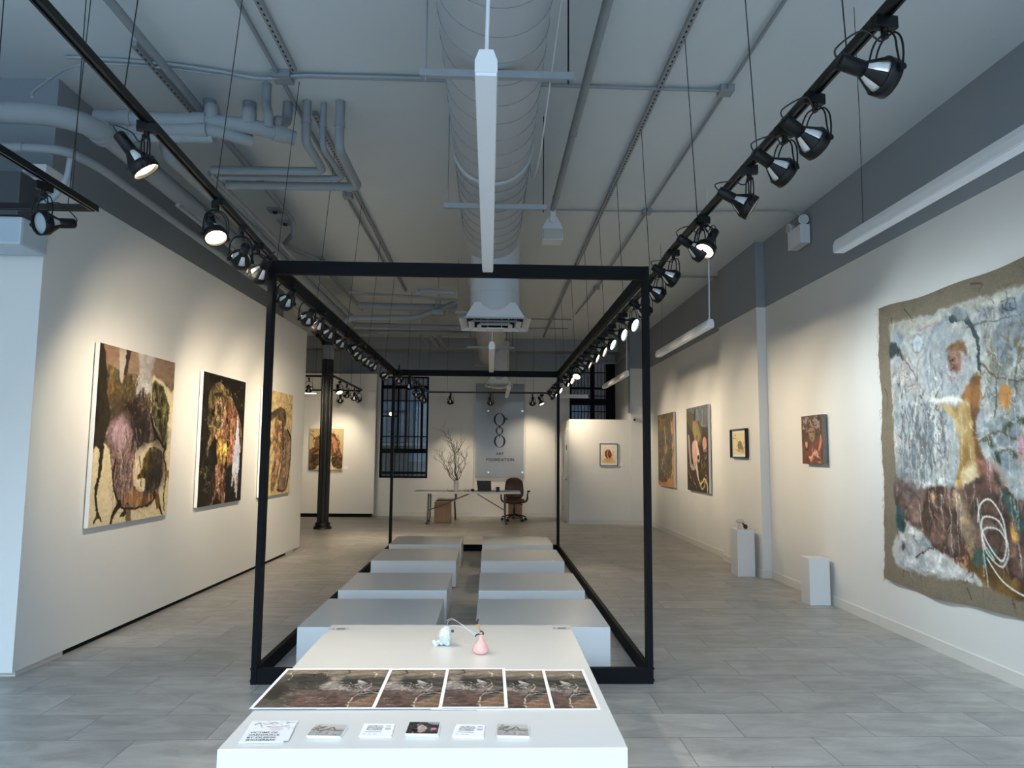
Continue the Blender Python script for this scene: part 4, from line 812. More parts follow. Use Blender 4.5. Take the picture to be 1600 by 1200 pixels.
MB().sphere((q.x-.021, q.y, HT+.152), .008, 8, 6, (1, 1, 1.2)).sphere((q.x-.015, q.y, HT+.165), .006, 8, 6).tube(smooth_path([(q.x+.008, q.y, HT+.088), (q.x+.012, q.y, HT+.100), (q.x+.004, q.y, HT+.109), (q.x-.006, q.y, HT+.108)]), .004, 6).tube(smooth_path([(q.x-.004, q.y, HT+.092), (q.x-.014, q.y, HT+.095), (q.x-.024, q.y, HT+.090), (q.x-.027, q.y, HT+.083)]), .0035, 6).build('handle', mat('dark_enamel', (.16, .12, .11), .3), sb)
M_NYLON = mat('clear_nylon_thread', (.88, .88, .86), .3, spec=.8)
b = MB()
for pts in ([(746, 990), (736, 986), (722, 976), (708, 968), (700, 972), (697, 985)], [(744, 992), (732, 984), (716, 972), (706, 966), (698, 970)], [(742, 995), (741, 1003), (734, 1008), (726, 1005), (721, 992)], [(741, 993), (728, 982), (714, 978), (704, 978), (697, 984)]):
    W = [PY(x, y, q.y+.02*i/len(pts)) for i, (x, y) in enumerate(pts)]; b.tube(smooth_path(W, 5), .0007, 5)
b.build('nylon_threads', M_NYLON, sb)

# ------------------------------------------------------------------ pictures on the walls
def canvas_left(y0, y1, z0, z1, art, label):
    r = thing('painting', (lx((y0+y1)/2), (y0+y1)/2, z0), label, 'painting', 'canvases on the long display wall')
    g = .014
    MB().prism([(lx(y0)+g, y0), (lx(y0)+g+.034, y0), (lx(y1)+g+.034, y1), (lx(y1)+g, y1)], z0, z1, 'z').build('stretched_canvas', M_CANVAS, r)
    e = .0365+g-.002
    put_paint('painted_surface', art, (lx(y0)+e, y0+.001, z1-.001), (lx(y1)-lx(y0), y1-y0-.002, 0), (0, 0, -(z1-z0-.002)), M_PAINT, r)
k = .986
def zz(z): return H+(z-H)*k
canvas_left(5.845*k, 7.15*k, zz(.937), zz(2.448), art_p1(), 'tall canvas of a mauve and olive headless figure on cream ground')
canvas_left(7.82*k, 9.056*k, zz(.952), zz(2.443), art_p2(), 'tall black-ground canvas of a peach figure with a white drip')
canvas_left(9.72*k, 11.03*k, zz(.945), zz(2.435), art_p3(), 'tall ochre canvas of a bent dark-haired figure, half behind the frame post')
def canvas_right(xw, y_far, y_near, z0, z1, art, label, edge=M_CANVAS, th=.038, gap=.012, name='painting', group='canvases on the long wall with the linen hanging'):
    r = thing(name, (xw, (y_far+y_near)/2, z0), label, 'painting', group)
    MB().box(xw-gap-th, xw-gap, y_near, y_far, z0, z1).build('stretched_canvas', edge, r)
    put_paint('painted_surface', art, (xw-gap-th-.002, y_far-.001, z1-.001), (0, -(y_far-y_near-.002), 0), (0, 0, -(z1-z0-.002)), M_PAINT, r)
    return r
canvas_right(3.62, 15.0*.99, 13.72*.99, .935, 2.40, art_r1(), 'tall murky olive canvas with an orange lower edge, beside the storage room corner')
canvas_right(3.62, 12.79*.99, 11.53*.99, .945, 2.40, art_r2(), 'tall dark brown canvas with a pale pink tentacled form and pink oval')
canvas_right(3.65, 8.08*.99, 7.58*.99, 1.475, 2.015, art_face(), 'small dark red canvas of a face among pink flowers, above the short pedestal', mat('raw_painted_edge', (.50, .47, .44), .7, var=.5, scale=60), th=.05)
M_FRAMEB = mat('black_picture_frame', (.07, .065, .06), .4, var=.1)
def framed(axis, fixed, a0, a1, z0, z1, art, label, depth=.035, fw=.016, mw=.05):
    """axis x: hangs on the pier facing -X (a0 far, a1 near); axis y: hangs facing -Y (a0 left, a1 right)."""
    if axis == 'x':
        r = thing('framed_picture', (fixed, (a0+a1)/2, z0), label, 'picture')
        def B(u0, u1, w0, w1, d0, d1): return (fixed-d1, fixed-d0, min(a0-u0, a0-u1), max(a0-u0, a0-u1), w0, w1)
        W = a0-a1
    else:
        r = thing('framed_picture', ((a0+a1)/2, fixed, z0), label, 'picture')
        def B(u0, u1, w0, w1, d0, d1): return (a0+u0, a0+u1, fixed-d1, fixed-d0, w0, w1)
        W = a1-a0
    MB().box(*B(0, fw, z0, z1, .002, depth)).box(*B(W-fw, W, z0, z1, .002, depth)).box(*B(fw, W-fw, z0, z0+fw, .002, depth)).box(*B(fw, W-fw, z1-fw, z1, .002, depth)).build('frame', M_FRAMEB, r)
    MB().box(*B(fw, W-fw, z0+fw, z1-fw, .004, .018)).build('mat_board', M_PAPER, r)
    if axis == 'x': put_paint('picture_sheet', art, (fixed-.0195, a0-fw-mw, z1-fw-mw), (0, -(W-2*fw-2*mw), 0), (0, 0, -(z1-z0-2*fw-2*mw)), M_PRINT, r)
    else: put_paint('picture_sheet', art, (a0+fw+mw, fixed-.0195, z1-fw-mw), (W-2*fw-2*mw, 0, 0), (0, 0, -(z1-z0-2*fw-2*mw)), M_PRINT, r)
    return r
framed('x', 3.53, 10.13, 9.51, 1.53, 1.935, art_small(), 'small cream drawing in a black frame, on the pier above the tall pedestal', depth=.05, fw=.015, mw=.035)
framed('y', 15.95, 2.497, 2.903, 1.313, 1.812, art_box(), 'small russet drawing in a thin black frame on the storage room wall', depth=.03, fw=.012, mw=.035)
r = thing('painting', (-3.97, 17.40, 1.13), 'tan canvas of dark flowing hair on the back wall, half behind the iron column', 'painting')
MB().box(-4.38, -3.57, 17.352, 17.39, 1.132, 2.136).build('stretched_canvas', M_CANVAS, r)
put_paint('painted_surface', art_bl(), (-4.38, 17.35, 2.136), (.81, 0, 0), (0, 0, -1.004), M_PAINT, r)

# the big unstretched linen hanging
yf, yn, zt, zb = 6.40, 4.28, 2.925, .45
r = thing('linen_hanging', (3.65, 5.0, zb), 'huge unstretched linen painting with raw brown margins and frayed edge', 'painting')
def ragged(uu, vv):
    d = np.zeros(uu.shape+(3,))
    e = (np.sin(vv*23)*.006+np.sin(vv*61+1)*.004+np.sin(vv*140)*.003)
    d[..., 1] = -e*np.clip(1-uu*8, 0, 1) - .035*(1-vv)*np.clip(1-uu*2, 0, 1)*0 + .05*(vv**3)*np.clip(1-uu*3, 0, 1)
    d[..., 2] = np.clip(1-vv*6, 0, 1)*(np.sin(uu*14+.6)*.010+np.sin(uu*5.2+2.0)*.014) + np.clip((vv-.85)*6.6, 0, 1)*(np.sin(uu*9.5+2.2)*.014-np.sin(uu*4+.4)*.022+.01)
    d[..., 0] = -.006-.010*np.sin(uu*6+vv*2)**2 - .022*np.clip((vv-.9)*10, 0, 1)*np.sin(uu*11+1)**2 - .012*np.clip(1-uu*20, 0, 1)*np.sin(vv*9)**2
    return d
ab = art_big()
put_paint('painted_cloth', ab, (3.643, yf, zt), (0, -(yf-yn), 0), (0, 0, -(zt-zb)), M_LINEN, r, ragged)
o = put_paint('cloth_back', Art(40, 40, (.55, .48, .38)), (3.6455, yf, zt), (0, -(yf-yn), 0), (0, 0, -(zt-zb)), M_LINEN, r, ragged)
rg = random.Random(9); b = MB()
for i in range(90):
    z = zt-(zt-zb)*rg.random(); v = (zt-z)/(zt-zb); y = yf+(math.sin(v*23)*-.006)+.05*v**3-.004
    L = rg.uniform(.015, .06); dz = rg.uniform(-.05, .03)
    b.tube(smooth_path([(3.632, y-.004, z), (3.63, y+L*.6, z+dz*.3), (3.632, y+L, z+dz)], 3), .0011, 4)
b.build('frayed_threads', mat('linen_thread', (.62, .56, .46), .8, var=.1), r)
# small wall labels
for i, (p, fx, lab) in enumerate(((PX(1057, 760, 3.62), 'x', 'small white wall label beside the murky olive canvas'), (PX(1112, 769, 3.62), 'x', 'small white wall label beside the dark tentacle canvas'), (PX(1171, 716, 3.53), 'x', 'small white wall label beside the framed cream drawing'), (PX(1287, 722, 3.65), 'x', 'small white wall label beside the small face canvas'), (PY(970, 726, 15.95), 'y', 'small white wall label beside the russet drawing'), (PY(540.5, 731, 17.40), 'y', 'small white wall label beside the tan hair canvas'))):
    g = MB()
    if fx == 'x': g.box(p.x-.004, p.x, p.y-.05, p.y+.05, p.z-.03, p.z+.03)
    else: g.box(p.x-.05, p.x+.05, p.y-.004, p.y, p.z-.03, p.z+.03)
    tag(g.build('wall_label', M_PAPER, None, tuple(p)), lab, 'label', 'wall labels')

# ------------------------------------------------------------------ pedestals
M_PED = mat('white_pedestal_paint', (.86, .86, .855), .5, var=.02)
tag(MB().box(3.243, 3.472, 9.235, 9.50, 0, .60, bev=.003).build('pedestal', M_PED, None, (3.36, 9.36, 0)), 'taller white pedestal by the wall pier, with a small sculpture on top', 'pedestal')
tag(MB().box(3.391, 3.612, 7.49, 7.70, 0, .485, bev=.003).build('pedestal', M_PED, None, (3.5, 7.6, 0)), 'shorter white pedestal below the small face canvas, with an empty top', 'pedestal')
m = thing('mushroom_sculpture', (3.31, 9.33, .60), 'small pale mushroom-shaped sculpture standing on the taller pedestal', 'sculpture')
M_CLAY = mat('pale_stoneware', (.78, .74, .69), .6, var=.12, scale=30, bump=.3)
MB().lathe([(.028, 0), (.022, .02), (.014, .05), (.013, .085), (.02, .1)], (3.31, 9.33, .6003), n=14).build('stem', M_CLAY, m)
lump((3.312, 9.33, .705), .05, (1.15, 1.0, .5), 8, .2).build('cap', M_CLAY, m)
MB().sphere((3.365, 9.33, .685), .016, 8, 6, (1.5, 1, .8)).build('bud', M_CLAY, m)
dk = thing('dark_gourd', (3.385, 9.33, .60), 'small dark brown gourd-shaped piece on the taller pedestal', 'sculpture')
lump((3.39, 9.33, .63), .028, (1, 1, 1.08), 2, .08).build('body', mat('dark_brown_glaze', (.17, .1, .08), .3), dk)
MB().tube(smooth_path([(3.375, 9.33, .645), (3.362, 9.33, .662), (3.348, 9.33, .672)]), [.014, .013, .012, .012, .012, .011, .011, .011, .011, .010, .010, .011, .012], 8).build('neck', MATS['dark_brown_glaze'], dk)
# ------------------------------------------------------------------ desk corner
DY0, DY1, DZ = 15.68, 16.42, .722
dx0, dx1 = -1.66, .70
dt = thing('folding_table', ((dx0+dx1)/2, (DY0+DY1)/2, 0), 'long white folding table used as a desk before the sign', 'table')
MB().box(dx0, dx1, DY0, DY1, DZ-.045, DZ, bev=.012).build('tabletop', mat('white_plastic_top', (.88, .87, .84), .4), dt)
M_LEG = mat('grey_steel_tube', (.36, .36, .37), .4, .5, var=.06)
for x, sx in ((-1.33, 1), (.36, -1)):
    b = MB()
    for y in (DY0+.07, DY1-.07): b.tube(bend([(x, y, DZ-.045), (x-.01*sx, y, .10), (x-.02*sx, y, .045)], .05), .017, 8)
    b.cyl((x, DY0+.07, DZ-.1), (x, DY1-.07, DZ-.1), .012, n=8).cyl((x-.004*sx, DY0+.07, .3), (x-.004*sx, DY1-.07, .3), .012, n=8)
    lg = b.build('leg', M_LEG, dt)
    for y in (DY0+.07, DY1-.07): MB().cyl((x-.03*sx, y-.012, .026), (x-.03*sx, y+.012, .026), .026, n=14).build('caster', M_PLASTIC, lg)
for p0, p1 in (((-1.325, .30), (-.42, DZ-.05)), ((.355, .30), (-.28, DZ-.05))):
    MB().cyl((p0[0], (DY0+DY1)/2-.1, p0[1]), (p1[0], (DY0+DY1)/2-.1, p1[1]), .011, n=8).build('brace', M_LEG, dt)
lt = thing('laptop', (-.1, 15.95, DZ), 'dark grey laptop with its lid open on the folding table', 'laptop')
M_ALU = mat('space_grey_aluminium', (.30, .31, .33), .4, .6, var=.03)
MB().box(-.26, .07, 15.96, 16.19, DZ, DZ+.014, bev=.004).build('keyboard_base', M_ALU, lt)
l0, l1, l2, l3 = (-.245, 15.955, DZ+.014), (.055, 15.955, DZ+.014), (.045, 15.89, DZ+.235), (-.275, 15.89, DZ+.235)
q = [Vector(p) for p in (l0, l1, l2, l3)]; nn = Vector((0, .008, 0))
MB().add(q+[p+nn for p in q], [(0, 1, 2, 3), (7, 6, 5, 4), (0, 4, 5, 1), (1, 5, 6, 2), (2, 6, 7, 3), (3, 7, 4, 0)]).build('lid', M_ALU, lt)
cx, cy, cz = -.108, 15.918, DZ+.125
b = MB(); b.sphere((cx, cy, cz), .019, 14, 8, (1, .12, 1)); b.sphere((cx+.006, cy-.001, cz+.026), .008, 8, 6, (.5, .2, 1)); b.build('lid_mark', M_PLASTIC, lt)
p = PY(778, 766, 15.8)
mg = thing('mug', (p.x, 15.85, DZ), 'dark blue mug on the folding table beside the laptop', 'mug')
M_MUG = mat('blue_glaze', (.10, .18, .36), .25)
MB().lathe([(.035, 0), (.04, .004), (.042, .10), (.038, .10), (.036, .008), (0.0, .008)], (p.x, 15.85, DZ), n=22).build('cup', M_MUG, mg)
MB().tube(smooth_path([(p.x-.04, 15.85, DZ+.08), (p.x-.066, 15.85, DZ+.075), (p.x-.066, 15.85, DZ+.04), (p.x-.041, 15.85, DZ+.025)]), .006, 8).build('handle', M_MUG, mg)
p = PY(729, 766, 15.8)
gl = thing('eyeglasses', (p.x, 15.8, DZ), 'dark eyeglasses lying on the table between vase and laptop', 'glasses')
b = MB()
for s in (-.033, .033): b.tube([(p.x+s+.027*math.cos(a), 15.8, DZ+.024+.021*math.sin(a)) for a in [2*PI*i/16 for i in range(17)]], .003, 6)
b.tube([(p.x-.008, 15.8, DZ+.028), (p.x+.008, 15.8, DZ+.028)], .003, 6)
b.build('rims', M_PLASTIC, gl)
b = MB()
for s in (-.061, .061): b.tube([(p.x+s, 15.8, DZ+.03), (p.x+s*.95, 15.9, DZ+.028), (p.x+s*.93, 15.94, DZ+.006)], .0025, 6)
b.build('temple', M_PLASTIC, gl)
p = PY(738, 766, 15.8); tag(lump((p.x, 15.84, DZ+.028), .03, (1.5, 1, .9), 12, .1).build('desk_mouse', M_PLASTIC, None, (p.x, 15.84, DZ)), 'small black rounded object on the table next to the laptop', 'mouse')
p = PY(703, 767, 15.8)
pn = tag(MB().tube([(p.x-.05, 15.8, DZ+.05), (p.x-.04, 15.8, DZ+.016), (p.x-.02, 15.8, DZ+.010), (p.x+.07, 15.82, DZ+.009)], .006, 8).build('desk_stapler', M_PLASTIC, None, (p.x, 15.8, DZ)), 'thin dark bent object lying on the table beside the vase', 'stationery')
p = PY(712.5, 767, 15.9)
vs = thing('vase', (p.x, 15.95, DZ), 'slim white cylinder vase on the folding table holding bare branches', 'vase')
MB().lathe([(.05, 0), (.053, .004), (.053, .24), (.046, .24), (.046, .02), (0, .02)], (p.x, 15.95, DZ), n=24).build('body', mat('white_ceramic', (.90, .90, .89), .3), vs)
br = thing('branches', (p.x, 15.95, DZ+.2), 'bare curly willow branches standing in the white vase', 'branches')
rg = random.Random(17); M_TWIG = mat('pale_twig_bark', (.40, .36, .31), .8, var=.2, scale=30)
def grow(b, p0, d, L, r, lev):
    pts = [Vector(p0)]; d = Vector(d).normalized(); n = max(5, int(L/.055)); ph = rg.uniform(0, 6)
    for i in range(n):
        d = (d + Vector((math.sin(i*1.35+ph)*.42, rg.uniform(-.12, .12), rg.uniform(-.08, .14)+.03*math.cos(i*.9)))).normalized(); pts.append(pts[-1]+d*(L/n))
    sp = smooth_path(pts, 3); b.tube(sp, [r*(1-.75*i/len(sp)) for i in range(len(sp))], 5)
    if lev > 0:
        for k in range(rg.randint(3, 5)):
            i = rg.randint(max(1, n//4), n-1); s = rg.choice((-1, 1))
            grow(b, pts[i], d+Vector((s*rg.uniform(.5, 1.2), rg.uniform(-.4, .4), rg.uniform(-.1, .6))), L*rg.uniform(.3, .6), r*.55, lev-1)
vx, vy, vz = p.x, 15.95, DZ+.2
stems = [((-.62, 0, 1), .8, .009), ((.25, .2, 1), .9, .009), ((-.42, .1, 1), .95, .011), ((.02, 0, 1), .95, .012), ((.16, -.05, 1), .75, .009), ((.42, .1, 1), .8, .010), ((-.2, -.2, 1), .7, .009), ((.3, .1, 1), .62, .008), ((-.75, .1, 1), .75, .008)]
for d, L, r_ in stems:
    b = MB(); b.tube([(vx, vy, DZ+.03), (vx+d[0]*.03, vy, vz)], r_, 5); grow(b, (vx+d[0]*.03, vy, vz), d, L, r_, 2); b.build('branch', M_TWIG, br)
for (xa, xb, ya, yb, zt_, lab) in ((-1.235, -.865, 16.22, 16.64, .455, 'oak drawer box standing on the floor under the branch end of the table'), (.48, .81, 17.22, 17.6, .46, 'oak drawer box on the floor behind the brown office chair')):
    c = thing('drawer_cabinet', ((xa+xb)/2, (ya+yb)/2, 0), lab, 'cabinet', 'oak drawer boxes')
    MB().box(xa, xb, ya, yb, .012, zt_, bev=.004).build('body', M_WOOD, c); MB().box(xa+.03, xb-.03, ya+.03, yb-.03, 0, .013).build('base', M_PLASTIC, c)
    for k2 in range(3): MB().box(xa+.012, xb-.012, yb, yb+.014, .03+k2*(zt_-.05)/3, .02+(k2+1)*(zt_-.05)/3, bev=.002).build('drawer_front', M_WOOD, c)
# grey shell chair seen edge-on
M_SHELL = mat('grey_plastic_shell', (.36, .345, .33), .5, var=.06)
gx = PY(710, 795, 16.95).x
gc = thing('shell_chair', (gx, 16.95, 0), 'grey plastic shell chair seen edge-on behind the table, beside the oak box', 'chair')
prof = [(.02, .80), (.045, .72), (.055, .62), (.06, .52), (.03, .46), (-.05, .435), (-.2, .43), (-.36, .44), (-.42, .42)]
q = []; n = 11
for (u, z) in prof:
    for j in range(n):
        v = -1+2*j/(n-1); w = .23 if z < .6 else .23-.06*(z-.6)/.2
        q.append((gx+u+.03*abs(v)**3*(-1 if z > .5 else 0), 16.95+v*w, z+.035*abs(v)**3*(1 if z < .5 else 0)))
fs = [(i*n+j, i*n+j+1, (i+1)*n+j+1, (i+1)*n+j) for i in range(len(prof)-1) for j in range(n-1)]
o = MB().add(q, fs, True).build('seat_shell', M_SHELL, gc); md = o.modifiers.new('thick', 'SOLIDIFY'); md.thickness = .012
for sx, sy in ((0, -1), (0, 1), (-.36, -1), (-.36, 1)): MB().cyl((gx+sx*.9-.0, 16.95+sy*.14, .432), (gx+sx+(.03 if sx == 0 else -.03), 16.95+sy*.2, .0), .014, .010, n=10).build('leg', mat('dark_grey_leg', (.24, .23, .22), .5), gc)
# office chair
ox, oy = .60, 16.75
oc = thing('office_chair', (ox, oy, 0), 'brown leather swivel office chair behind the end of the folding table', 'chair')
def pad(w, d, z0, z1, cyy, taper=1.0, tilt=0.0, n=14):
    return None
b = MB()
def cushion(name, cx, cy, cz, w, h, t, ax, parent, m, power=3.0, curve=0.0, tilt=0.0, wtop=1.0):
    """Rounded pad: superellipse outline (w, h), thickness t; ax 'z' lies flat, 'y' stands upright facing -Y."""
    g = MB(); N, K = 28, 5; q = []
    def P(u, v, d):
        if ax == 'z': return (cx+u, cy+v, cz+d+curve*(u/w)**2)
        uu = u*(1+(wtop-1)*(v/h+.5)); return (cx+uu, cy+d+tilt*(v)+curve*(u/w)**2, cz+v)
    rings = [(.82, -.5), (.95, -.36), (1, 0), (.95, .36), (.82, .5)]
    for s_, d in rings:
        for i in range(N):
            a = 2*PI*i/N; c, s2 = math.cos(a), math.sin(a)
            u = math.copysign(abs(c)**(2/power), c)*w/2*s_; v = math.copysign(abs(s2)**(2/power), s2)*h/2*s_; q.append(P(u, v, d*t))
    g.add(q, [(r*N+i, r*N+(i+1) % N, (r+1)*N+(i+1) % N, (r+1)*N+i) for r in range(4) for i in range(N)], True)
    o = len(g.v); g.add([P(0, 0, -.62*t), P(0, 0, .62*t)], [])
    for i in range(N): g.f += [[i, (i+1) % N, o][::-1], [4*N+i, 4*N+(i+1) % N, o+1]]; g.sm += [True, True]; g.mi += [0, 0]
    return g.build(name, m, parent)
cushion('seat', ox, oy-.02, .455, .50, .48, .10, 'z', oc, M_LEATHER, 3.2, .05)
cushion('backrest', ox, oy+.22, .74, .48, .50, .09, 'y', oc, M_LEATHER, 3.4, -.14, .16, .86)
b = MB()
for i in range(7): b.tube([(ox-.18+.06*i, oy+.158+.16*(v-.0)-.14*((-.18+.06*i)/.48)**2, .74+v) for v in (-.2, -.1, 0, .1, .2)], .004, 5)
b.build('seams', mat('dark_seam', (.17, .1, .07), .5), oc)
M_SH = mat('walnut_shell', (.22, .13, .09), .35, var=.1)
cushion('back_shell', ox, oy+.285, .73, .46, .52, .02, 'y', oc, M_SH, 3.2, -.14, .16, .9)
M_CH = mat('dark_chrome', (.22, .21, .2), .3, .8)
for s in (-1, 1):
    ar = MB().tube(smooth_path([(ox+s*.17, oy, .42), (ox+s*.26, oy-.01, .43), (ox+s*.315, oy-.02, .50), (ox+s*.315, oy-.02, .62), (ox+s*.33, oy-.03, .675)]), .011, 8).tube(smooth_path([(ox+s*.17, oy+.06, .42), (ox+s*.25, oy+.06, .43), (ox+s*.30, oy+.05, .52), (ox+s*.31, oy+.04, .62), (ox+s*.33, oy+.02, .675)]), .011, 8).build('arm', M_CH, oc)
    MB().box(ox+s*.335-.035, ox+s*.335+.035, oy-.16, oy+.13, .675, .70, bev=.01).build('arm_pad', M_PLASTIC, ar)
cb = MB().cyl((ox, oy, .13), (ox, oy, .30), .028, n=14).cyl((ox, oy, .30), (ox, oy, .41), .016, n=12).box(ox-.1, ox+.1, oy-.1, oy+.1, .39, .415).tube([(ox+.1, oy-.02, .40), (ox+.2, oy-.05, .37)], .009, 6)
for i in range(5):
    a = 2*PI*i/5+.35; e = Vector((ox+.29*math.cos(a), oy+.29*math.sin(a), .09)); cb.tube([(ox, oy, .15), (ox+.15*math.cos(a), oy+.15*math.sin(a), .125), tuple(e)], [.022, .018, .014], 8)
cbo = cb.build('swivel_base', M_CH, oc)
for i in range(5):
    a = 2*PI*i/5+.35; e = Vector((ox+.29*math.cos(a), oy+.29*math.sin(a), 0)); t = Vector((-math.sin(a), math.cos(a), 0))
    g = MB()
    for s in (-.02, .02): g.cyl(e+t*(s-.009)+Vector((0, 0, .03)), e+t*(s+.009)+Vector((0, 0, .03)), .03, n=14)
    g.cyl(e+Vector((0, 0, .03)), e+Vector((0, 0, .09)), .009, n=8); g.build('caster', M_PLASTIC, cbo)

# ------------------------------------------------------------------ acrylic sign
sg = thing('acrylic_sign', (.26, YB-.06, .96), 'large clear grey acrylic sign panel reading ART FOUNDATION with a chain logo', 'sign')
SY = YB-.075
MB().box(-.36, .868, SY, SY+.008, .96, 3.33).build('panel', mat('smoked_acrylic', (.60, .62, .64), .12, alpha=.42, var=.02, spec=.6), sg)
for x, z in ((763, 642), (816, 642.5), (763, 738), (816, 738)):
    p = PY(x, z, SY); MB().cyl((p.x, SY-.012, p.z), (p.x, YB, p.z), .022, n=16).build('standoff', M_CHROME, sg)
px = SY/F
def L2(u, v): p = PY(740+u/10, 620+v/10, SY-.004); return p.x, p.z
def o_letter(g, cx, cy, ax, ay, bx, by, n=44):
    q = []
    for (rx, ry) in ((ax, ay), (bx, by)):
        for k in range(n): t = 2*PI*k/n; q.append(L2(cx+rx*math.cos(t), cy+ry*math.sin(t)))
    v = [(x, SY-.004, z) for x, z in q]+[(x, SY-.0005, z) for x, z in q]
    fs = []
    for k in range(n): j = (k+1) % n; fs += [(k, j, n+j, n+k), (k, 2*n+k, 2*n+j, j), (n+k, n+j, 3*n+j, 3*n+k)]
    g.add(v, fs)
g = MB()
o_letter(g, 405, 355, 91, 99, 60, 93); o_letter(g, 404, 530, 57, 62, 37, 55); o_letter(g, 407, 695, 91, 98, 60, 92); o_letter(g, 512, 346, 19, 19, 9, 9)
for pts in ([(350, 430), (385, 452), (398, 476), (400, 500), (408, 500), (411, 476), (424, 452), (460, 430), (440, 440), (404, 452), (370, 440)], [(365, 572), (388, 590), (399, 610), (401, 635), (408, 635), (411, 610), (422, 590), (445, 572), (425, 585), (404, 592), (385, 585)], [(488, 338), (496, 340), (496, 352), (488, 354)]):
    w = [L2(*q) for q in pts]; g.prism(w, SY-.004, SY-.0005, 'y')
g.build('chain_logo', M_INK, sg)
for txt, u0, u1, v0, v1 in (('ART', 350, 472, 868, 910), ('FOUNDATION', 200, 632, 960, 1005)):
    xa, za = L2(u0, v1); xb, zb = L2(u1, v0); vs_, fs_ = text_mb(txt, xb-xa, zb-za, spacing=1.15)
    gg = MB(); gg.add([((xa+xb)/2+x, SY-.003, (za+zb)/2+y) for x, y in vs_], fs_); gg.build('lettering', M_INK, sg)

# ------------------------------------------------------------------ security camera and its conduit
p = PY(990, 655, 15.86)
ca = thing('security_camera', (p.x, 15.94, p.z), 'white bullet security camera with a black lens at the storage room wall top', 'camera')
MB().cyl((p.x+.02, 15.94, p.z), (p.x+.012, 15.90, p.z), .05, n=18).cyl((p.x+.03, 15.92, p.z), (p.x, 15.75, p.z-.02), .042, .044, n=20).build('body', M_WHITEMETAL, ca)
MB().cyl((p.x, 15.752, p.z-.02), (p.x-.003, 15.738, p.z-.0215), .026, n=18).build('lens', M_PLASTIC, ca)
def pipe(pts, r, label, cat='pipe', name='pipe', m=None, group=None, rb=.1, n=12, base=None, collars=()):
    W = bend(pts, rb) if len(pts) > 2 else [Vector(q) for q in pts]
    b = MB(); b.tube(W, r, n)
    o = b.build(name, m or M_PIPE, None, tuple(W[0])); tag(o, label, cat, group)
    for c0, c1 in collars:
        c0, c1 = Vector(c0), Vector(c1); MB().cyl(c0, c1, r*1.16, n=n).build('coupling', m or M_PIPE, o)
    return o
pa_ = PY(985, 549, 15.90); pb2 = PY(986, 648, 15.90)
pipe([PY(885, 568, 17.3), (3.16, 17.3, PY(958, 567, 17.3).z), (3.165, 15.90, pa_.z-.0), (3.165, 15.90, pb2.z+.03)], .026, 'grey conduit dropping to the security camera beside the dark window', 'conduit', 'conduit', rb=.08)

# ------------------------------------------------------------------ round air duct, neck, diffusers, hangers
ad = thing('air_duct', (0, 2, 3.95), 'long round spiral air duct hung under the middle of the ceiling', 'duct')
dz, dr_ = 3.955, .305
MB().tube([(.0, y, dz) for y in (-1.0, 5.3, 5.32, 16.9)], [dr_, dr_, dr_*.97, dr_*.95], 40).build('duct_body', M_DUCT, ad)
b = MB()
for i in range(46):
    y = .6+i*.235
    if y > 7.0: break
    b.tube([(dr_*1.004*math.cos(a), y+.235*a/(2*PI), dz+dr_*1.004*math.sin(a)) for a in [2*PI*k/32 for k in range(33)]], .0028, 4, caps=False)
b.build('spiral_seam', M_SEAM, ad)
for y in (2.35, 5.31, 9.5): MB().lathe([(dr_+.002, -.04), (dr_+.012, -.03), (dr_+.012, .03), (dr_+.002, .04)], (0, y, dz), 'y', 40, cap=False).build('joint_band', M_DUCT, ad)
def diffuser(cx, cy, zf, W, neck_r, cyl_h, steps=4):
    nk = MB().lathe([(neck_r, zf+.12), (neck_r, dz)], (cx, cy, 0), n=36); 
    for z in (zf+.34, zf+.52): nk.lathe([(neck_r+.001, z-.004), (neck_r+.006, z), (neck_r+.001, z+.004)], (cx, cy, 0), n=36)
    nk.build('neck', M_DUCT, ad)
    w = W/2; d = MB(); S4 = ((-1, -1), (1, -1), (1, 1), (-1, 1)); RF = [(0, 1, 5, 4), (1, 2, 6, 5), (2, 3, 7, 6), (3, 0, 4, 7)]
    def ring(g, a, b, z0, z1, t=.004):
        q = [(cx+sx*a, cy+sy*a, z0) for sx, sy in S4]+[(cx+sx*b, cy+sy*b, z1) for sx, sy in S4]
        g.add(q, RF); g.add([(x, y, z+t) for x, y, z in q], RF)
    ring(d, w, w*.80, zf, zf+.034)
    pz = w*.80
    d.add([(cx+sx*pz, cy+sy*pz, zf+.03) for sx, sy in S4]+[(cx+sx*neck_r*.76, cy+sy*neck_r*.76, zf+.2) for sx, sy in S4], RF+[(4, 5, 6, 7)], False, 1)  # black lining: the shade inside the diffuser put into the colour
    d.add([(cx+sx*(pz+.01), cy+sy*(pz+.01), zf+.034) for sx, sy in S4]+[(cx+sx*neck_r*.8, cy+sy*neck_r*.8, zf+.215) for sx, sy in S4], RF, False, 0)
    do = d.build('diffuser', [M_WHITEMETAL, M_SLOT], ad)
    for i in range(1, steps):
        a = w*(1-.25*i); g = MB(); z0 = zf-.018*i
        if i < steps-1: ring(g, a, a*.80, z0, z0+.03)
        else: g.box(cx-a, cx+a, cy-a, cy+a, z0, z0+.012)
        for sx, sy in S4: g.cyl((cx+sx*a*.8, cy+sy*a*.8, z0+.02), (cx+sx*a*.8, cy+sy*a*.8, zf+.19), .003, n=5)
        g.build('louver_ring', M_WHITEMETAL, do)
diffuser(.045, 7.75, 2.985, .77, .275, .6)
diffuser(.19, 15.0, 3.0, .60, .22, .6)
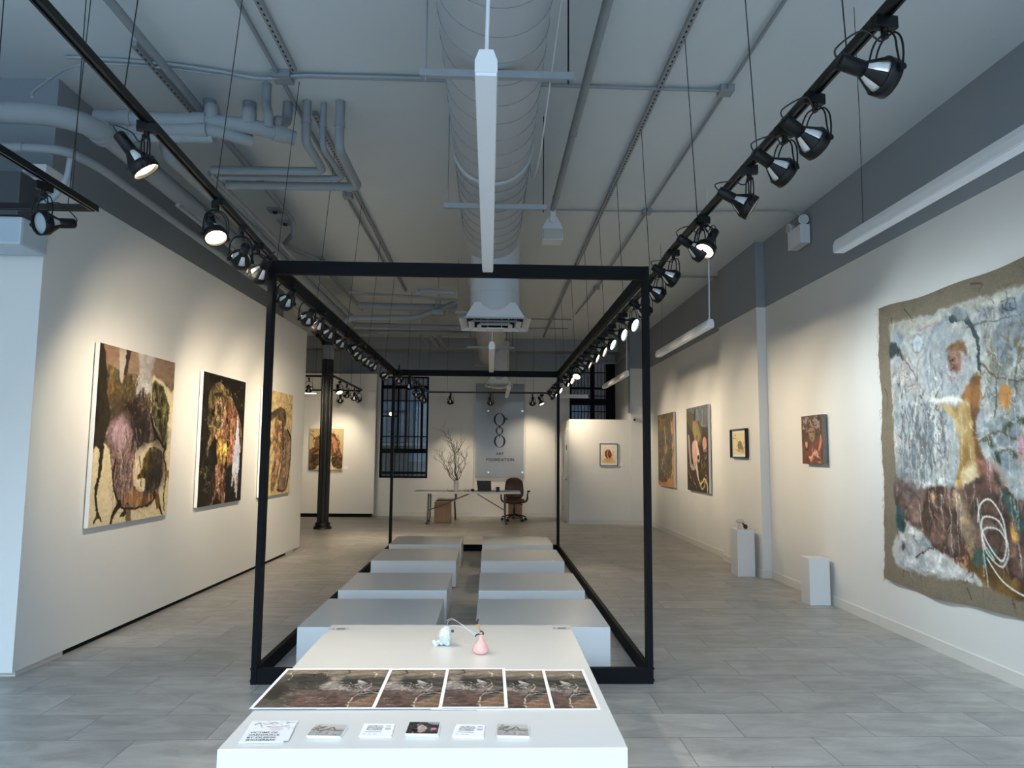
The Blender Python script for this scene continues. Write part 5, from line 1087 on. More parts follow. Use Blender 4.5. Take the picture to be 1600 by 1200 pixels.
for yy, xa, xb in ((PZ(750, 117, 3.62).y, -.40, .44), (PZ(768, 323, 3.62).y, -.40, .46), (10.2, -.52, .42), (13.6, -.46, .46), (16.4, -.4, .4)):
    hg = MB().box(xa, xb, yy-.018, yy+.018, 3.60, 3.64).build('hanger_bar', M_GALV, ad)
    for x in (xa+.03, xb-.03): MB().cyl((x, yy, 3.58), (x, yy, CEIL), .005, n=6).build('threaded_rod', M_WIRE if x > 0 else M_GALV, hg)

# ------------------------------------------------------------------ linear pendant lights
def pendant(x, ya, yb, zb, label, lit=False, along='y', drops=(.12, .88), cable_m=None, top=CEIL, cano=True):
    w, h, tw = .036, .082, .022
    def M(u, v, z): return (x+u, v, z) if along == 'y' else (v, x+u, z)
    r = thing('linear_pendant', M(0, (ya+yb)/2, zb), label, 'light', 'white linear pendant lights')
    sec = [(-w, .006), (w, .006), (w, h*.55), (tw, h), (-tw, h), (-w, h*.55)]
    n = len(sec); g = MB(); q = [M(u, ya, zb+z) for u, z in sec]+[M(u, yb, zb+z) for u, z in sec]
    g.add(q, [tuple(range(n)), tuple(range(2*n-1, n-1, -1))]+[(k, n+k, n+(k+1) % n, (k+1) % n) for k in range(n)])
    g.build('housing', M_WHITEMETAL, r)
    a, c = M(-w+.003, ya+.003, zb-.004), M(w-.003, yb-.003, zb+.007)
    MB().box(min(a[0], c[0]), max(a[0], c[0]), min(a[1], c[1]), max(a[1], c[1]), zb-.004, zb+.007).build('diffuser', mat('lit_diffuser', (1, 1, .97), .4, emit=((1, .97, .9), 4.0)) if lit else M_DIFF, r)
    for i, f in enumerate(drops):
        y = ya+(yb-ya)*f; MB().tube([M(0, y, zb+h), M(.006, y, (zb+top)/2), M(0, y, top)], .0022 if i else (.007 if cable_m else .0022), 5).build('cable', cable_m if (cable_m and i == 0) else M_WIRE, r)
    return r
M_WCABLE = mat('white_cable', (.84, .85, .86), .5)
M_GCABLE = mat('painted_over_cable', (.60, .635, .66), .5)
pendant(-.024, 2.115, 4.545, 2.752, 'white linear pendant under the duct, in front of the black frame', drops=(.03, .93), cable_m=M_WCABLE, top=3.65)
pendant(.016, 8.15, 10.55, 2.785, 'white linear pendant under the duct, inside the black frame beyond the diffuser', drops=(.03, .9), cable_m=M_WCABLE, top=3.65)
pendant(.36, 13.4, 15.4, 2.785, 'white linear pendant seen end-on beneath the far diffuser', drops=(.1, .55), top=3.65)
pa2 = PX(1310, 395, 2.3)
pendant(2.3, 2.05, pa2.y, pa2.z, 'white linear pendant beside the linen hanging, cut off by the photo edge', drops=(.1, .87))
p1, p2 = PX(1111, 523, 2.3), PX(1028, 558, 2.3)
pendant(2.3, p1.y, p2.y, p2.z, 'white linear pendant on a white cable, above the pier with the framed drawing', drops=(.0 if False else .02, .9), cable_m=M_WCABLE)
p1, p2 = PX(980, 589, 2.3), PX(944, 607, 2.3)
pendant(2.3, p1.y, p2.y, p2.z, 'white linear pendant on a white cable, in front of the dark high window', drops=(.02, .9), cable_m=M_WCABLE)
p1, p2 = PY(866, 620, 16.9), PY(919, 620, 16.9)
pendant(16.9, p1.x, p2.x, p1.z-.02, 'white linear pendant hung crosswise before the dark high window', along='x', drops=(.2, .8))
p1, p2 = PY(463, 614.5, 16.6), PY(494, 614.5, 16.6)
pendant(16.6, p1.x, p2.x, p1.z, 'lit white linear pendant at the back, beside the iron column', lit=True, along='x', drops=(.3, .8))

# ------------------------------------------------------------------ ceiling steel, conduits, boxes
def strut(x, ya, yb, label):
    b = MB(); z = CEIL-.001
    b.box(x-.021, x+.021, ya, yb, z-.04, z)
    y = ya+.04
    while y < yb-.05: b.box(x-.006, x+.006, y, y+.028, z-.0405, z-.039, mi=1); y += .06
    return tag(b.build('strut_channel', [M_GALV, M_SLOT], None, (x, ya, z)), label, 'strut', 'slotted strut channels')
strut(1.285, 2.2, 16.9, 'long slotted strut channel on the ceiling, over the row of linen-side plinths')
strut(-1.49, 2.2, 5.05, 'short slotted strut channel ending at the ceiling box with white cables')
strut(-1.50, 5.72, 12.2, 'slotted strut channel on the ceiling starting beside the three bent pipes')
strut(-2.52, 4.75, 6.2, 'slotted strut hung above the display-wall track, behind the first lit spotlight')
ZC = 4.39
pipe([(1.81, 2.6, ZC), (1.81, 5.14, ZC)], .013, 'thin grey ceiling conduit running to the linen-side junction box', 'conduit', 'conduit')
pipe([(1.81, 5.22, ZC), (1.81, 7.92, ZC)], .013, 'thin grey ceiling conduit between two junction boxes near the linen wall', 'conduit', 'conduit')
pipe([(1.81, 8.0, ZC), (1.81, 11.8, ZC), (1.72, 14.0, ZC)], .013, 'thin grey ceiling conduit continuing beyond the second junction box', 'conduit', 'conduit')
pipe([(-1.62, 2.6, ZC), (-1.62, 5.08, ZC)], .016, 'grey ceiling conduit running to the box with white cables', 'conduit', 'conduit')
pipe([(-1.62, 5.2, ZC), (-1.61, 11.0, ZC)], .016, 'grey ceiling conduit beside the slotted channel, past the three bent pipes', 'conduit', 'conduit')
pipe([(.36, 5.16, ZC), (1.77, 5.18, ZC)], .014, 'grey conduit crossing the ceiling from the duct to a junction box', 'conduit', 'conduit')
pipe([(-.36, 5.13, ZC), (-1.55, 5.12, ZC)], .014, 'grey conduit crossing the ceiling from the duct towards the cable box', 'conduit', 'conduit')
pipe([(.75, 7.93, ZC), (1.77, 7.93, ZC)], .009, 'thin conduit crossing from the loudspeaker to the second junction box', 'conduit', 'conduit')
pipe([(1.85, 7.93, ZC), (3.45, 7.80, ZC), (3.62, 7.80, 4.30)], .010, 'thin conduit crossing the ceiling to the emergency light', 'conduit', 'conduit', rb=.05)
pipe([(.4, 10.9, ZC), (3.6, 10.9, ZC)], .013, 'thin grey conduit crossing the ceiling just above the frame beam', 'conduit', 'conduit')
pipe([(-.4, 10.7, ZC), (-1.5, 10.7, ZC)], .013, 'thin grey conduit crossing the ceiling between duct and pipes', 'conduit', 'conduit')
pipe([(.4, 14.6, ZC), (1.7, 14.6, ZC)], .013, 'thin conduit crossing the far ceiling beyond the frame', 'conduit', 'conduit')
pipe([(.4, 15.7, ZC), (1.75, 15.7, ZC)], .013, 'thin conduit crossing the ceiling close to the back soffit', 'conduit', 'conduit')
def jbox(p, s, label): return tag(MB().box(p[0]-s, p[0]+s, p[1]-s, p[1]+s, CEIL-.055, CEIL, bev=.003).build('junction_box', M_PIPE, None, (p[0], p[1], CEIL)), label, 'box', 'ceiling junction boxes')
jbox((1.81, 5.18), .055, 'square grey ceiling junction box near the linen wall, close to the viewer'); jbox((1.81, 7.95), .05, 'small grey ceiling junction box behind the loudspeaker, linen side'); jbox((-1.60, 5.14), .07, 'grey ceiling box where the white cables gather'); jbox((-1.60, 7.62), .05, 'small grey ceiling box beside the slotted channel, past the bent pipes'); jbox((1.80, 11.75), .05, 'small grey ceiling junction box far above the lit spotlights')
pipe([(-.5, 5.11, 4.395), (-1.5, 5.10, 4.39), (-1.75, 5.13, 4.36), (-2.0, 5.09, 4.39), (-2.4, 5.0, 4.40), (-3.1, 4.95, 4.40)], .012, 'bundle of white cables crossing the ceiling to the grey box', 'cable', 'cable', M_GCABLE, rb=.2)
pipe([(-1.5, 5.16, 4.40), (-1.78, 5.17, 4.375), (-2.05, 5.12, 4.385), (-2.5, 5.03, 4.39), (-3.05, 4.96, 4.37), (-3.15, 4.7, 4.0), (-3.1, 4.62, 3.92)], .009, 'white cable drooping from the ceiling down to the big pipe', 'cable', 'cable', M_GCABLE, rb=.2)
pipe([(.40, 2.6, 4.38), (.385, 4.0, 4.15), (.36, 5.2, 3.80), (.355, 6.0, 3.95), (.36, 6.6, 4.38)], .006, 'pale cable hanging beside the round duct', 'cable', 'cable', M_WCABLE, rb=.3)
for (x, y, l) in ((430, 327, 'small square detector on the ceiling, first of three beside the sprinkler pipe'), (446, 346, 'small square detector on the ceiling, middle of three beside the sprinkler pipe'), (498, 402, 'small square detector on the ceiling, last of three beside the sprinkler pipe')):
    p = PZ(x, y, CEIL); d_o = thing('smoke_detector', (p.x, p.y, CEIL), l, 'detector', 'ceiling detectors'); MB().box(p.x-.08, p.x+.08, p.y-.08, p.y+.08, CEIL-.03, CEIL, bev=.006).build('base', M_PIPE, d_o); MB().cyl((p.x, p.y, CEIL-.055), (p.x, p.y, CEIL-.03), .022, .03, n=14).build('sensor', M_SLOT, d_o)
# loudspeaker on its drop pipe
spx = PZ(858, 335, 4.22)
pipe([(.685, 1.6, 4.27), (.675, spx.y-.05, 4.27)], .032, 'grey pipe along the ceiling leading to the white loudspeaker', 'pipe', 'pipe', collars=[((.685, 3.4, 4.27), (.685, 3.5, 4.27)), ((.68, 5.7, 4.27), (.68, 5.74, 4.27)), ((.676, 7.2, 4.27), (.676, 7.24, 4.27))])
ls = thing('loudspeaker', (.675, spx.y, 4.27), 'white angular loudspeaker hanging at the end of a ceiling pipe', 'speaker')
sy = spx.y
MB().box(.675-.03, .675+.03, sy-.05, sy-.02, 4.14, 4.29).cyl((.675, sy-.052, 4.15), (.675, sy-.015, 4.15), .035, n=16).build('bracket', M_WHITEMETAL, ls)
sec = [(-.05, 4.19), (.05, 4.19), (.115, 4.06), (.115, 3.93), (-.115, 3.93), (-.115, 4.06)]
g = MB(); q = [(.675+u, sy-.015, z) for u, z in sec]+[(.675+u*.95, sy+.17, z-.01) for u, z in sec]; n = 6
g.add(q, [tuple(range(n)), tuple(range(2*n-1, n-1, -1))]+[(k, n+k, n+(k+1) % n, (k+1) % n) for k in range(n)]); g.build('cabinet', M_WHITEMETAL, ls)
MB().box(.675-.105, .675+.105, sy-.035, sy-.014, 3.935, 4.045, bev=.008).build('grille', mat('speaker_grille', (.74, .72, .70), .6, var=.1, scale=200), ls)
# emergency light
el = thing('emergency_light', (3.648, 7.9, 4.05), 'white emergency light box with two round lamp heads high on the linen wall', 'light')
MB().box(3.52, 3.635, 7.72, 8.06, 3.985, 4.205, bev=.006).build('case', M_WHITEMETAL, el); MB().box(3.63, 3.648, 7.80, 7.98, 4.03, 4.16).build('back_plate', M_GALV, el)
for c, d in (((3.575, 7.76, 4.265), (-.25, -1, -.15)), ((3.56, 8.02, 4.25), (-1, -.1, -.1))):
    d = Vector(d).normalized(); c = Vector(c)
    hd = MB().cyl(c-d*.03, c+d*.03, .03, .055, n=20).cyl(c+d*.03, c+d*.045, .055, .055, n=20).cyl((c.x, c.y, 4.2), c-d*.01, .012, n=8).build('lamp_head', M_WHITEMETAL, el)
    MB().cyl(c+d*.046, c+d*.049, .047, .04, n=20).build('lens', M_LENS, hd)

# ------------------------------------------------------------------ pipes over the display wall
def cc(p0, p1, f, w=.05):
    p0, p1 = Vector(p0), Vector(p1); d = (p1-p0).normalized(); c = p0.lerp(p1, f); return (c-d*w, c+d*w)
def Yp(x, y, z): p = PZ(x, y, z); return (p.x, p.y, p.z)
XA, ZA = -2.76, 3.80
pipe([(-5.6, 4.52, ZA), (XA-.0, 4.62, ZA), (XA+.0, 12.9, ZA)], .072, 'thick grey pipe bending along the top of the display wall', collars=[((-3.55, 4.59, ZA), (-3.49, 4.59, ZA)), ((XA-.02, 4.86, ZA), (XA-.02, 4.93, ZA))], rb=.35, n=18)
pipe([(-5.6, 4.72, 3.64), (-2.98, 4.80, 3.64), (-2.90, 5.1, 3.64), (-2.86, 12.6, 3.66)], .032, 'thinner grey pipe running just below the thick one', rb=.2, n=12, collars=[((-3.30, 4.79, 3.64), (-3.24, 4.79, 3.64))])
pipe([(-2.98, 4.90, 3.68), (-3.0, 4.9, 3.45), (-3.10, 4.9, 3.30), (-3.30, 4.9, 3.22)], .022, 'white curved conduit from the pipes down to the cap of the display wall', 'conduit', 'conduit', M_GCABLE, rb=.15)
pipe([(-2.56, 5.40, 4.02), (-2.56, 5.46, 3.90), (-2.56, 12.9, 3.90)], .064, 'grey pipe alongside the thick one, above the display-wall track', n=16, collars=[((-2.56, 7.4, 3.9), (-2.56, 7.5, 3.9))])
pipe([(-2.46, 6.0, 3.97), (-2.46, 12.8, 3.97)], .026, 'slim grey pipe in the bundle, towards the middle of the room')
pipe([(-2.72, 6.0, 3.68), (-2.70, 12.8, 3.68)], .020, 'slim grey pipe low in the bundle, near the display wall')
pipe([(-2.35, 2.4, 4.30), (-2.36, 8.2, 4.30), (-2.36, 8.25, 4.16), (-2.62, 8.75, 4.16), (-2.42, 9.6, 4.22), (-2.40, 13.0, 4.22)], .030, 'grey sprinkler pipe with an offset, along the ceiling over the display side', rb=.08)
# sanitary cluster
pipe([Yp(150, 184, 4.0), Yp(330, 190, 4.0), Yp(400, 198, 4.0), Yp(460, 216, 4.0)], .055, 'grey drain pipe crossing the ceiling below four stubs', rb=.4, n=16, collars=[cc(Yp(150, 184, 4.0), Yp(330, 190, 4.0), .25), cc(Yp(150, 184, 4.0), Yp(330, 190, 4.0), .9), cc(Yp(400, 198, 4.0), Yp(460, 216, 4.0), .6)])
pipe([Yp(135, 204, 3.93), Yp(335, 203, 3.93), Yp(392, 220, 3.93)], .05, 'second grey drain pipe below the first', rb=.3, n=16, collars=[cc(Yp(135, 204, 3.93), Yp(335, 203, 3.93), .3), cc(Yp(135, 204, 3.93), Yp(335, 203, 3.93), .9)])
pipe([Yp(150, 214, 3.88), Yp(334, 216, 3.88)], .036, 'third and lowest grey drain pipe in the cluster', n=14)
for (xa, ya, xb, yb, r, l) in ((328, 165, 330, 190, .052, 'first grey pipe stub rising into the ceiling above the drain pipe'), (390, 168, 388, 196, .055, 'second grey pipe stub rising into the ceiling above the drain pipe'), (417, 138, 419, 200, .036, 'slim grey pipe stub rising from the drain pipe to the cable box'), (450, 168, 432, 208, .040, 'slanted grey pipe stub at the end of the drain pipe')):
    p = PZ(xb, yb, 4.0); t_ = PZ(xa, ya-8, CEIL); pipe([(p.x, p.y, 4.0), (p.x, p.y, 4.1), (t_.x, t_.y if abs(t_.y-p.y) < .6 else p.y, 4.25), (t_.x, t_.y if abs(t_.y-p.y) < .6 else p.y, CEIL-.004)], r, l, rb=.08, n=14)
for i, (xt, yt, xm, ym, xc, yc, xe, ye, r, l) in enumerate(((480, 158, 482, 222, 506, 268, 333, 268, .036, 'first of three bent pipes dropping from the ceiling'), (506, 161, 506, 230, 537, 279, 342, 277, .026, 'middle and slimmest of three bent pipes dropping from the ceiling'), (532, 158, 531, 232, 560, 292, 352, 287, .038, 'last of three bent pipes dropping from the ceiling, towards the duct'))):
    c = PZ(xc, yc, 3.98); t_ = PZ(xt, yt, CEIL); e = PZ(xe, ye, 3.98); m_ = PY(xm, ym, t_.y)
    pipe([(t_.x, t_.y, CEIL-.004), (t_.x, t_.y, m_.z), (c.x, c.y, 3.98), (e.x, c.y+.02, 3.98)], r, l, rb=.07, n=14, collars=[((t_.x, t_.y, (CEIL+m_.z)/2-.02), (t_.x, t_.y, (CEIL+m_.z)/2+.02))])
# pipes crossing far back
for (pts, r, l) in (([(545, 457), (640, 463), (716, 470)], .022, 'slim pipe crossing the far ceiling, first behind the frame beam'), ([(560, 478), (715, 482)], .062, 'thick pipe crossing the far ceiling behind the slim one'), ([(530, 512), (546, 497), (650, 497), (714, 473)], .045, 'pipe crossing the far ceiling with a bend rising to the duct'), ([(545, 507), (724, 512)], .045, 'pipe crossing the far ceiling below the bent one'), ([(550, 518), (736, 521)], .048, 'lowest pipe crossing the far ceiling, nearest the soffit')):
    zc = 3.98; y0_ = PZ(pts[-1][0], pts[-1][1], zc).y
    pipe([PY(x, y, y0_) if i and len(pts) == 2 else PY(x, y, y0_) for i, (x, y) in enumerate(pts)], r, l, rb=.12, n=14)
for i, (xa, ya, xb, yb, r) in enumerate(((655, 521, 672, 542, .028), (669, 521, 685, 542, .045), (681, 521, 697, 542, .05))):
    pipe([Yp(xa, ya, 4.0), Yp(xb, yb, 4.0)], r, ('slim', 'middle', 'thickest')[i]+' of three short pipes running to the back soffit')
pipe([PY(651, 452, 9.2), PY(652, 459, 9.2), PY(664, 454, 9.2), PY(712, 458, 9.2)], .03, 'grey trap pipe under the ceiling above the frame, beside the duct', rb=.05)
fl = thing('flood_lamp', tuple(PY(684, 485, 11.0)), 'small grey clamp lamp hanging from the bent far pipe', 'lamp')
p = PY(684, 487, 11.0); MB().box(p.x-.10, p.x+.10, 10.95, 11.12, p.z-.05, p.z+.03, bev=.012).build('housing', M_PIPE, fl); MB().tube([(p.x-.03, 11.03, p.z+.03), (p.x-.035, 11.03, p.z+.2), (p.x+.035, 11.03, p.z+.2), (p.x+.03, 11.03, p.z+.03)], .01, 6).tube([(p.x, 11.03, p.z+.2), (p.x, 11.03, CEIL)], .006, 6).build('bracket', M_PIPE, fl)
# wall unit high at the street end of the display wall
p = PY(12, 298, 4.75); wu = thing('wall_unit', (p.x-.3, 5.05, p.z-.3), 'dark grey equipment box high at the street end of the display wall', 'appliance')
e = PY(26, 334, 4.75); MB().box(-4.4, e.x, 4.76, 5.07, e.z, PY(20, 266, 4.75).z, bev=.01).build('cabinet', mat('unit_dark_grey', (.25, .27, .29), .5), wu)
e2 = PY(27, 380, 4.75); MB().box(-4.4, e2.x, 4.78, 5.07, e2.z, e.z-.005, bev=.02).build('drip_cover', mat('unit_pale_cover', (.72, .78, .82), .35), wu)
t1, t2 = PY(35, 280, 5.0), PY(84, 268, 5.0); tag(MB().box(t1.x, t2.x-.05, 4.99, 5.3, 3.547, 3.61, bev=.006).build('wiring_box', M_WHITEMETAL, None, (t1.x, 5.1, 3.547)), 'white wiring box lying on the top edge of the display wall', 'box')
# ------------------------------------------------------------------ light tracks
def track(pts, label, wires=(), wr=.0028):
    P = [Vector(p) for p in pts]; r = thing('light_track', tuple(P[0]), label, 'track')
    b = MB()
    for i in range(len(P)-1):
        b.obox(P[i], P[i+1], .036, .030)
        d = (P[i+1]-P[i]).normalized(); a = d.cross(Vector((0, 0, 1))).normalized()
        for s in (-1, 1): b.obox(P[i]+a*(.013*s)+Vector((0, 0, -.018)), P[i+1]+a*(.013*s)+Vector((0, 0, -.018)), .010, .008)
    b.build('rail', M_TRACK, r)
    for (p, top) in wires: MB().cyl(p, top, wr, n=6).build('suspension_wire', M_WIRE, r)
    return r
def zat(prof, y):
    for (ya, za), (yb, zb) in zip(prof, prof[1:]):
        if y <= yb: return za+(zb-za)*(y-ya)/(yb-ya)
    return prof[-1][1]
RX, LX = 1.37, -1.62
RPROF = [(1.0, 3.115), (5.3, 3.115), (6.2, 3.035), (16.5, 3.03)]
LPROF = [(1.0, 3.24), (5.6, 2.965), (12.0, 2.96)]
track([(RX, y, z) for y, z in RPROF], 'long black light track along the linen hanging side, just outside the frame', [((RX, y, zat(RPROF, y)), (1.30, y-.02, CEIL-.04)) for y in (2.55, 3.47, 4.52, 5.9, 7.1, 8.3, 9.6, 11.2, 12.8, 14.2)])
track([(LX, y, z) for y, z in LPROF], 'long black light track along the display wall side, just outside the frame', [((LX, y, zat(LPROF, y)), (-1.49, y-.05, CEIL-.03)) for y in (3.0, 4.05, 5.25, 6.5, 7.9, 9.3, 10.8)])
track([(-1.45, 11.85, 2.95), (-1.45, 16.5, 2.99)], 'short black light track before the barred window, beyond the frame', [((-1.45, y, 2.97), (-1.40, y, CEIL)) for y in (12.3, 14.2, 16.3)])
track([(-1.43, 16.5, 2.99), (1.36, 16.5, 3.0)], 'black light track crossing in front of the sign', [((x, 16.5, 3.0), (x, 16.45, CEIL)) for x in (-1.0, .45, .62, 1.02)])
track([(-2.96, 13.35, 3.0), (-2.96, 16.3, 3.0)], 'short black light track passing behind the iron column', [((-2.96, y, 3.0), (-2.96, y, CEIL)) for y in (13.9, 15.0, 16.1)])
track([(-4.6, 13.35, 3.0), (-2.98, 13.35, 3.0)], 'black cross track in front of the iron column', [((x, 13.35, 3.0), (x, 13.35, CEIL)) for x in (-3.3, -3.05)])
track([(-4.6, 16.3, 2.99), (-2.98, 16.3, 2.99)], 'black cross track behind the iron column', [((x, 16.3, 3.0), (x, 16.3, CEIL)) for x in (-3.9, -3.2)])
fc = PZ(150, 326, 3.05)
track([(fc.x, 1.6, 3.05), (fc.x, fc.y, 3.05)], 'black light track at the street end, pointing at the display wall corner', [((fc.x, fc.y-.25, 3.06), (fc.x+.06, fc.y-.35, CEIL)), ((fc.x, 3.4, 3.06), (fc.x+.06, 3.3, CEIL))])
track([(-4.6, fc.y-.02, 3.05), (fc.x-.02, fc.y-.02, 3.05)], 'black cross track at the street end, before the display wall corner', [((fc.x-.16, fc.y-.02, 3.06), (fc.x-.06, fc.y-.1, CEIL))])

# ------------------------------------------------------------------ spotlights
PV = -.225
HS = .8
def spot_meshes():
    M = {}
    def sc(b):
        b.v = [(x*HS, y*HS, z*HS) for x, y, z in b.v]; return b
    b = MB().box(-.016, .016, -.045, .045, -.045, .002, bev=.004).cyl((0, 0, -.078), (0, 0, -.045), .013, n=12); M['adapter'] = b.mesh('adapter', M_SPOT)
    b = MB()
    for dy in (-.012, .012):
        for s in (-1, 1): b.tube(smooth_path([(0, dy, -.07), (s*.036, dy, -.076), (s*.063, dy, -.112), (s*.071, dy, -.165), (s*.074, dy*.3, PV)], 5), .0036, 6)
    for s in (-1, 1): b.cyl((s*.066, 0, PV), (s*.082, 0, PV), .013, n=12)
    M['yoke'] = b.mesh('yoke', M_SPOT)
    b = MB().lathe([(0, -.235), (.030, -.235), (.034, -.23), (.035, -.225), (.035, -.115), (.028, -.112)], axis='y', n=24)
    for k in range(4):
        a0 = PI/4+k*PI/2; n = 6; q = []
        for (y, r) in ((-.118, .036), (-.035, .082)):
            for j in range(n+1): a = a0+(-.42+.84*j/n); q.append((r*math.cos(a), y, r*math.sin(a)))
        for (y, r) in ((-.118, .033), (-.035, .078)):
            for j in range(n+1): a = a0+(-.42+.84*j/n); q.append((r*math.cos(a), y, r*math.sin(a)))
        m = n+1
        b.add(q, [(j, j+1, m+j+1, m+j) for j in range(n)]+[(2*m+j, 3*m+j, 3*m+j+1, 2*m+j+1) for j in range(n)]+[(0, m, 3*m, 2*m), (n, 2*m+n, 3*m+n, m+n)], True)
    M['housing'] = sc(b).mesh('housing', M_SPOT)
    M['front_ring'] = sc(MB().lathe([(.074, .018), (.078, .020), (.084, .018), (.084, -.036), (.080, -.040), (.074, -.036), (.074, .018)], axis='y', n=32, cap=False)).mesh('front_ring', M_SPOT)
    M['reflector'] = sc(MB().lathe([(.020, -.125), (.030, -.118), (.052, -.085), (.068, -.045), (.072, -.01)], axis='y', n=28, cap=False)).mesh('reflector', M_SILVER)
    pr = [(0, .012), (.030, .0105), (.055, .006), (.0735, -.002)]
    for nm, mm in (('', M_LENS), ('w', M_LENSW), ('c', M_LENSC)): M['lens'+nm] = sc(MB().lathe(pr[::-1], axis='y', n=28)).mesh('lens', mm)
    return M
SM = spot_meshes()
SPOTS = []
def spotlight(pos, target, lit, label, group, power=None, size=None):
    P = Vector(pos)+Vector((0, 0, -.016)); pv = P+Vector((0, 0, PV)); d = (Vector(target)-pv).normalized()
    yaw = math.atan2(-d.x, d.y); tilt = math.asin(max(-1, min(1, d.z)))
    r = thing('track_spotlight', tuple(P), label, 'spotlight', group, yaw)
    def add(nm, me, par, loc=(0, 0, 0), rx=0):
        o = bpy.data.objects.new(nm, me); COL.objects.link(o); o.parent = par; o.location = loc; o.rotation_euler = (rx, 0, 0); return o
    add('adapter', SM['adapter'], r); add('yoke', SM['yoke'], r)
    h = add('housing', SM['housing'], r, (0, 0, PV), tilt)
    add('front_ring', SM['front_ring'], h); add('reflector', SM['reflector'], h); add('lens', SM['lens'+({None: '', 'w': 'w', 'c': 'c'}[lit])], h)
    e = Vector((0, -.232*HS*math.cos(tilt), PV-.232*HS*math.sin(tilt))); sw = random.uniform(-.05, .05)
    b = MB(); b.tube(smooth_path([(0, .0, -.07), (.02+sw*.4, -.03, -.10), (.03+sw, e.y*.55, -.075-.05*random.random()+.3*(e.z-PV)), (.012, e.y-.02, e.z+.035), (0, e.y, e.z)], 5), .0034, 6)
    add('cable', b.mesh('cable', M_WIRE), r)
    if lit and power:
        l = bpy.data.lights.new('spot_beam', 'SPOT'); l.energy = power; l.color = (1.0, .83, .60) if lit == 'w' else (.82, .95, 1.0)
        l.spot_size = size or math.radians(74); l.spot_blend = 1.0; l.shadow_soft_size = .05
        lo = bpy.data.objects.new('spot_beam', l); COL.objects.link(lo); lo.location = pv+d*.045; lo.rotation_euler = d.to_track_quat('-Z', 'Y').to_euler()
ORD = 'first second third fourth fifth sixth seventh eighth ninth tenth eleventh twelfth thirteenth fourteenth fifteenth sixteenth seventeenth eighteenth nineteenth twentieth twenty-first twenty-second'.split()
PW = 178
# linen side: head pixel, target, lit
RS = [((1385, 112), (3.65, 2.6, 2.3), None), ((1276, 236), (3.65, 3.6, 1.75), None), ((1228, 284), (3.65, 3.7, 1.7), None), ((1172, 327), (3.65, 3.0, 1.35), 'w'),
      ((1101, 372), (-.1, 3.3, .5), 'w'), ((1097, 406), (3.65, 4.9, 1.6), None), ((1053, 438), (3.65, 5.6, 1.7), None), ((1031, 460), (3.65, 6.3, 1.6), None), ((1010, 475), (3.65, 7.0, 1.5), None),
      ((991, 495), (3.65, 4.6, 1.5), 'c'), ((974, 513), (3.65, 5.4, 1.9), 'c'), ((957, 532), (3.65, 6.3, 1.5), 'c'), ((944, 546), (3.65, 7.35, 1.75), 'w'), ((933, 555), (3.65, 8.0, 1.7), 'w'),
      ((921, 567), (3.53, 9.0, 1.75), 'w'), ((912, 575), (3.6, 10.9, 1.5), None), ((901, 582), (.4, 9.0, .3), 'w'), ((894, 589), (3.58, 10.2, 1.7), 'w'), ((888, 596), (3.62, 11.5, 1.75), 'w'), ((876, 604), (3.62, 12.4, 1.7), 'w'),
      ((869, 607), (3.62, 13.9, 1.75), 'w'), ((864, 611), (2.72, 15.95, 1.75), 'w')]
ST = {None: 'unlit', 'w': 'warmly lit', 'c': 'cool white lit'}
for i, ((hx, hy), T, lit) in enumerate(RS):
    y = PX(hx, hy, RX).y
    spotlight((RX, y, zat(RPROF, y)), T, lit, f'{ST[lit]} black spotlight, {ORD[i]} from the viewer on the track along the linen side', 'spotlights on the linen-side track', {None: 0, 'w': PW, 'c': PW*1.1}[lit]*(.5 if i in (4,) else .5 if i == 16 else .35 if i in (3,) else .62 if i in (9, 10, 11) else .42 if i in (12, 13, 14) else .72))
LS = [((226, 262), (.1, 3.9, .5), 'w'), ((337, 366), (-.5, 3.0, .5), 'w'), ((376, 404), (-3.17, 7.35, 1.95), 'w'), ((402, 424), (-3.19, 6.3, 1.4), 'w'), ((446, 464), (-3.16, 7.6, 1.6), None), ((480, 494), (-3.13, 9.2, 1.9), 'w'),
      ((494, 506), (-3.14, 8.4, 1.5), 'w'), ((512, 522), (-3.13, 8.9, 1.7), None), ((531, 538), (-3.12, 9.7, 1.8), 'w'), ((546, 550), (-3.16, 7.6, 1.5), None), ((558, 557), (-3.1, 10.4, 1.6), 'w'), ((570, 565), (-3.1, 10.6, 1.5), None), ((581, 575), (-3.08, 11.0, 1.5), None), ((600, 587), (-3.4, 12.5, 1.8), None)]
for i, ((hx, hy), T, lit) in enumerate(LS):
    y = PX(hx, hy, LX).y
    spotlight((LX, y, zat(LPROF, y)), T, lit, f'{ST[lit]} black spotlight, {ORD[i]} from the viewer on the track along the display wall', 'spotlights on the display-wall track', {None: 0, 'w': PW}[lit]*(.5 if i < 2 else .8))
for i, ((hx, hy), T, lit) in enumerate([((623, 598), (-2.2, 17.0, 1.5), None), ((640, 606), (-1.3, 13.6, 0), 'w'), ((650, 612), (-2.0, 17.8, 1.6), None), ((657, 616), (-2.2, 17.8, 1.8), None), ((663, 621), (-1.6, 17.8, 1.3), None)]):
    y = PX(hx, hy, -1.45).y
    spotlight((-1.45, y, 2.96), T, lit, f'{ST[lit]} black spotlight, {ORD[i]} from the viewer on the short track before the barred window', 'spotlights before the barred window', 170 if lit else 0, math.radians(100))
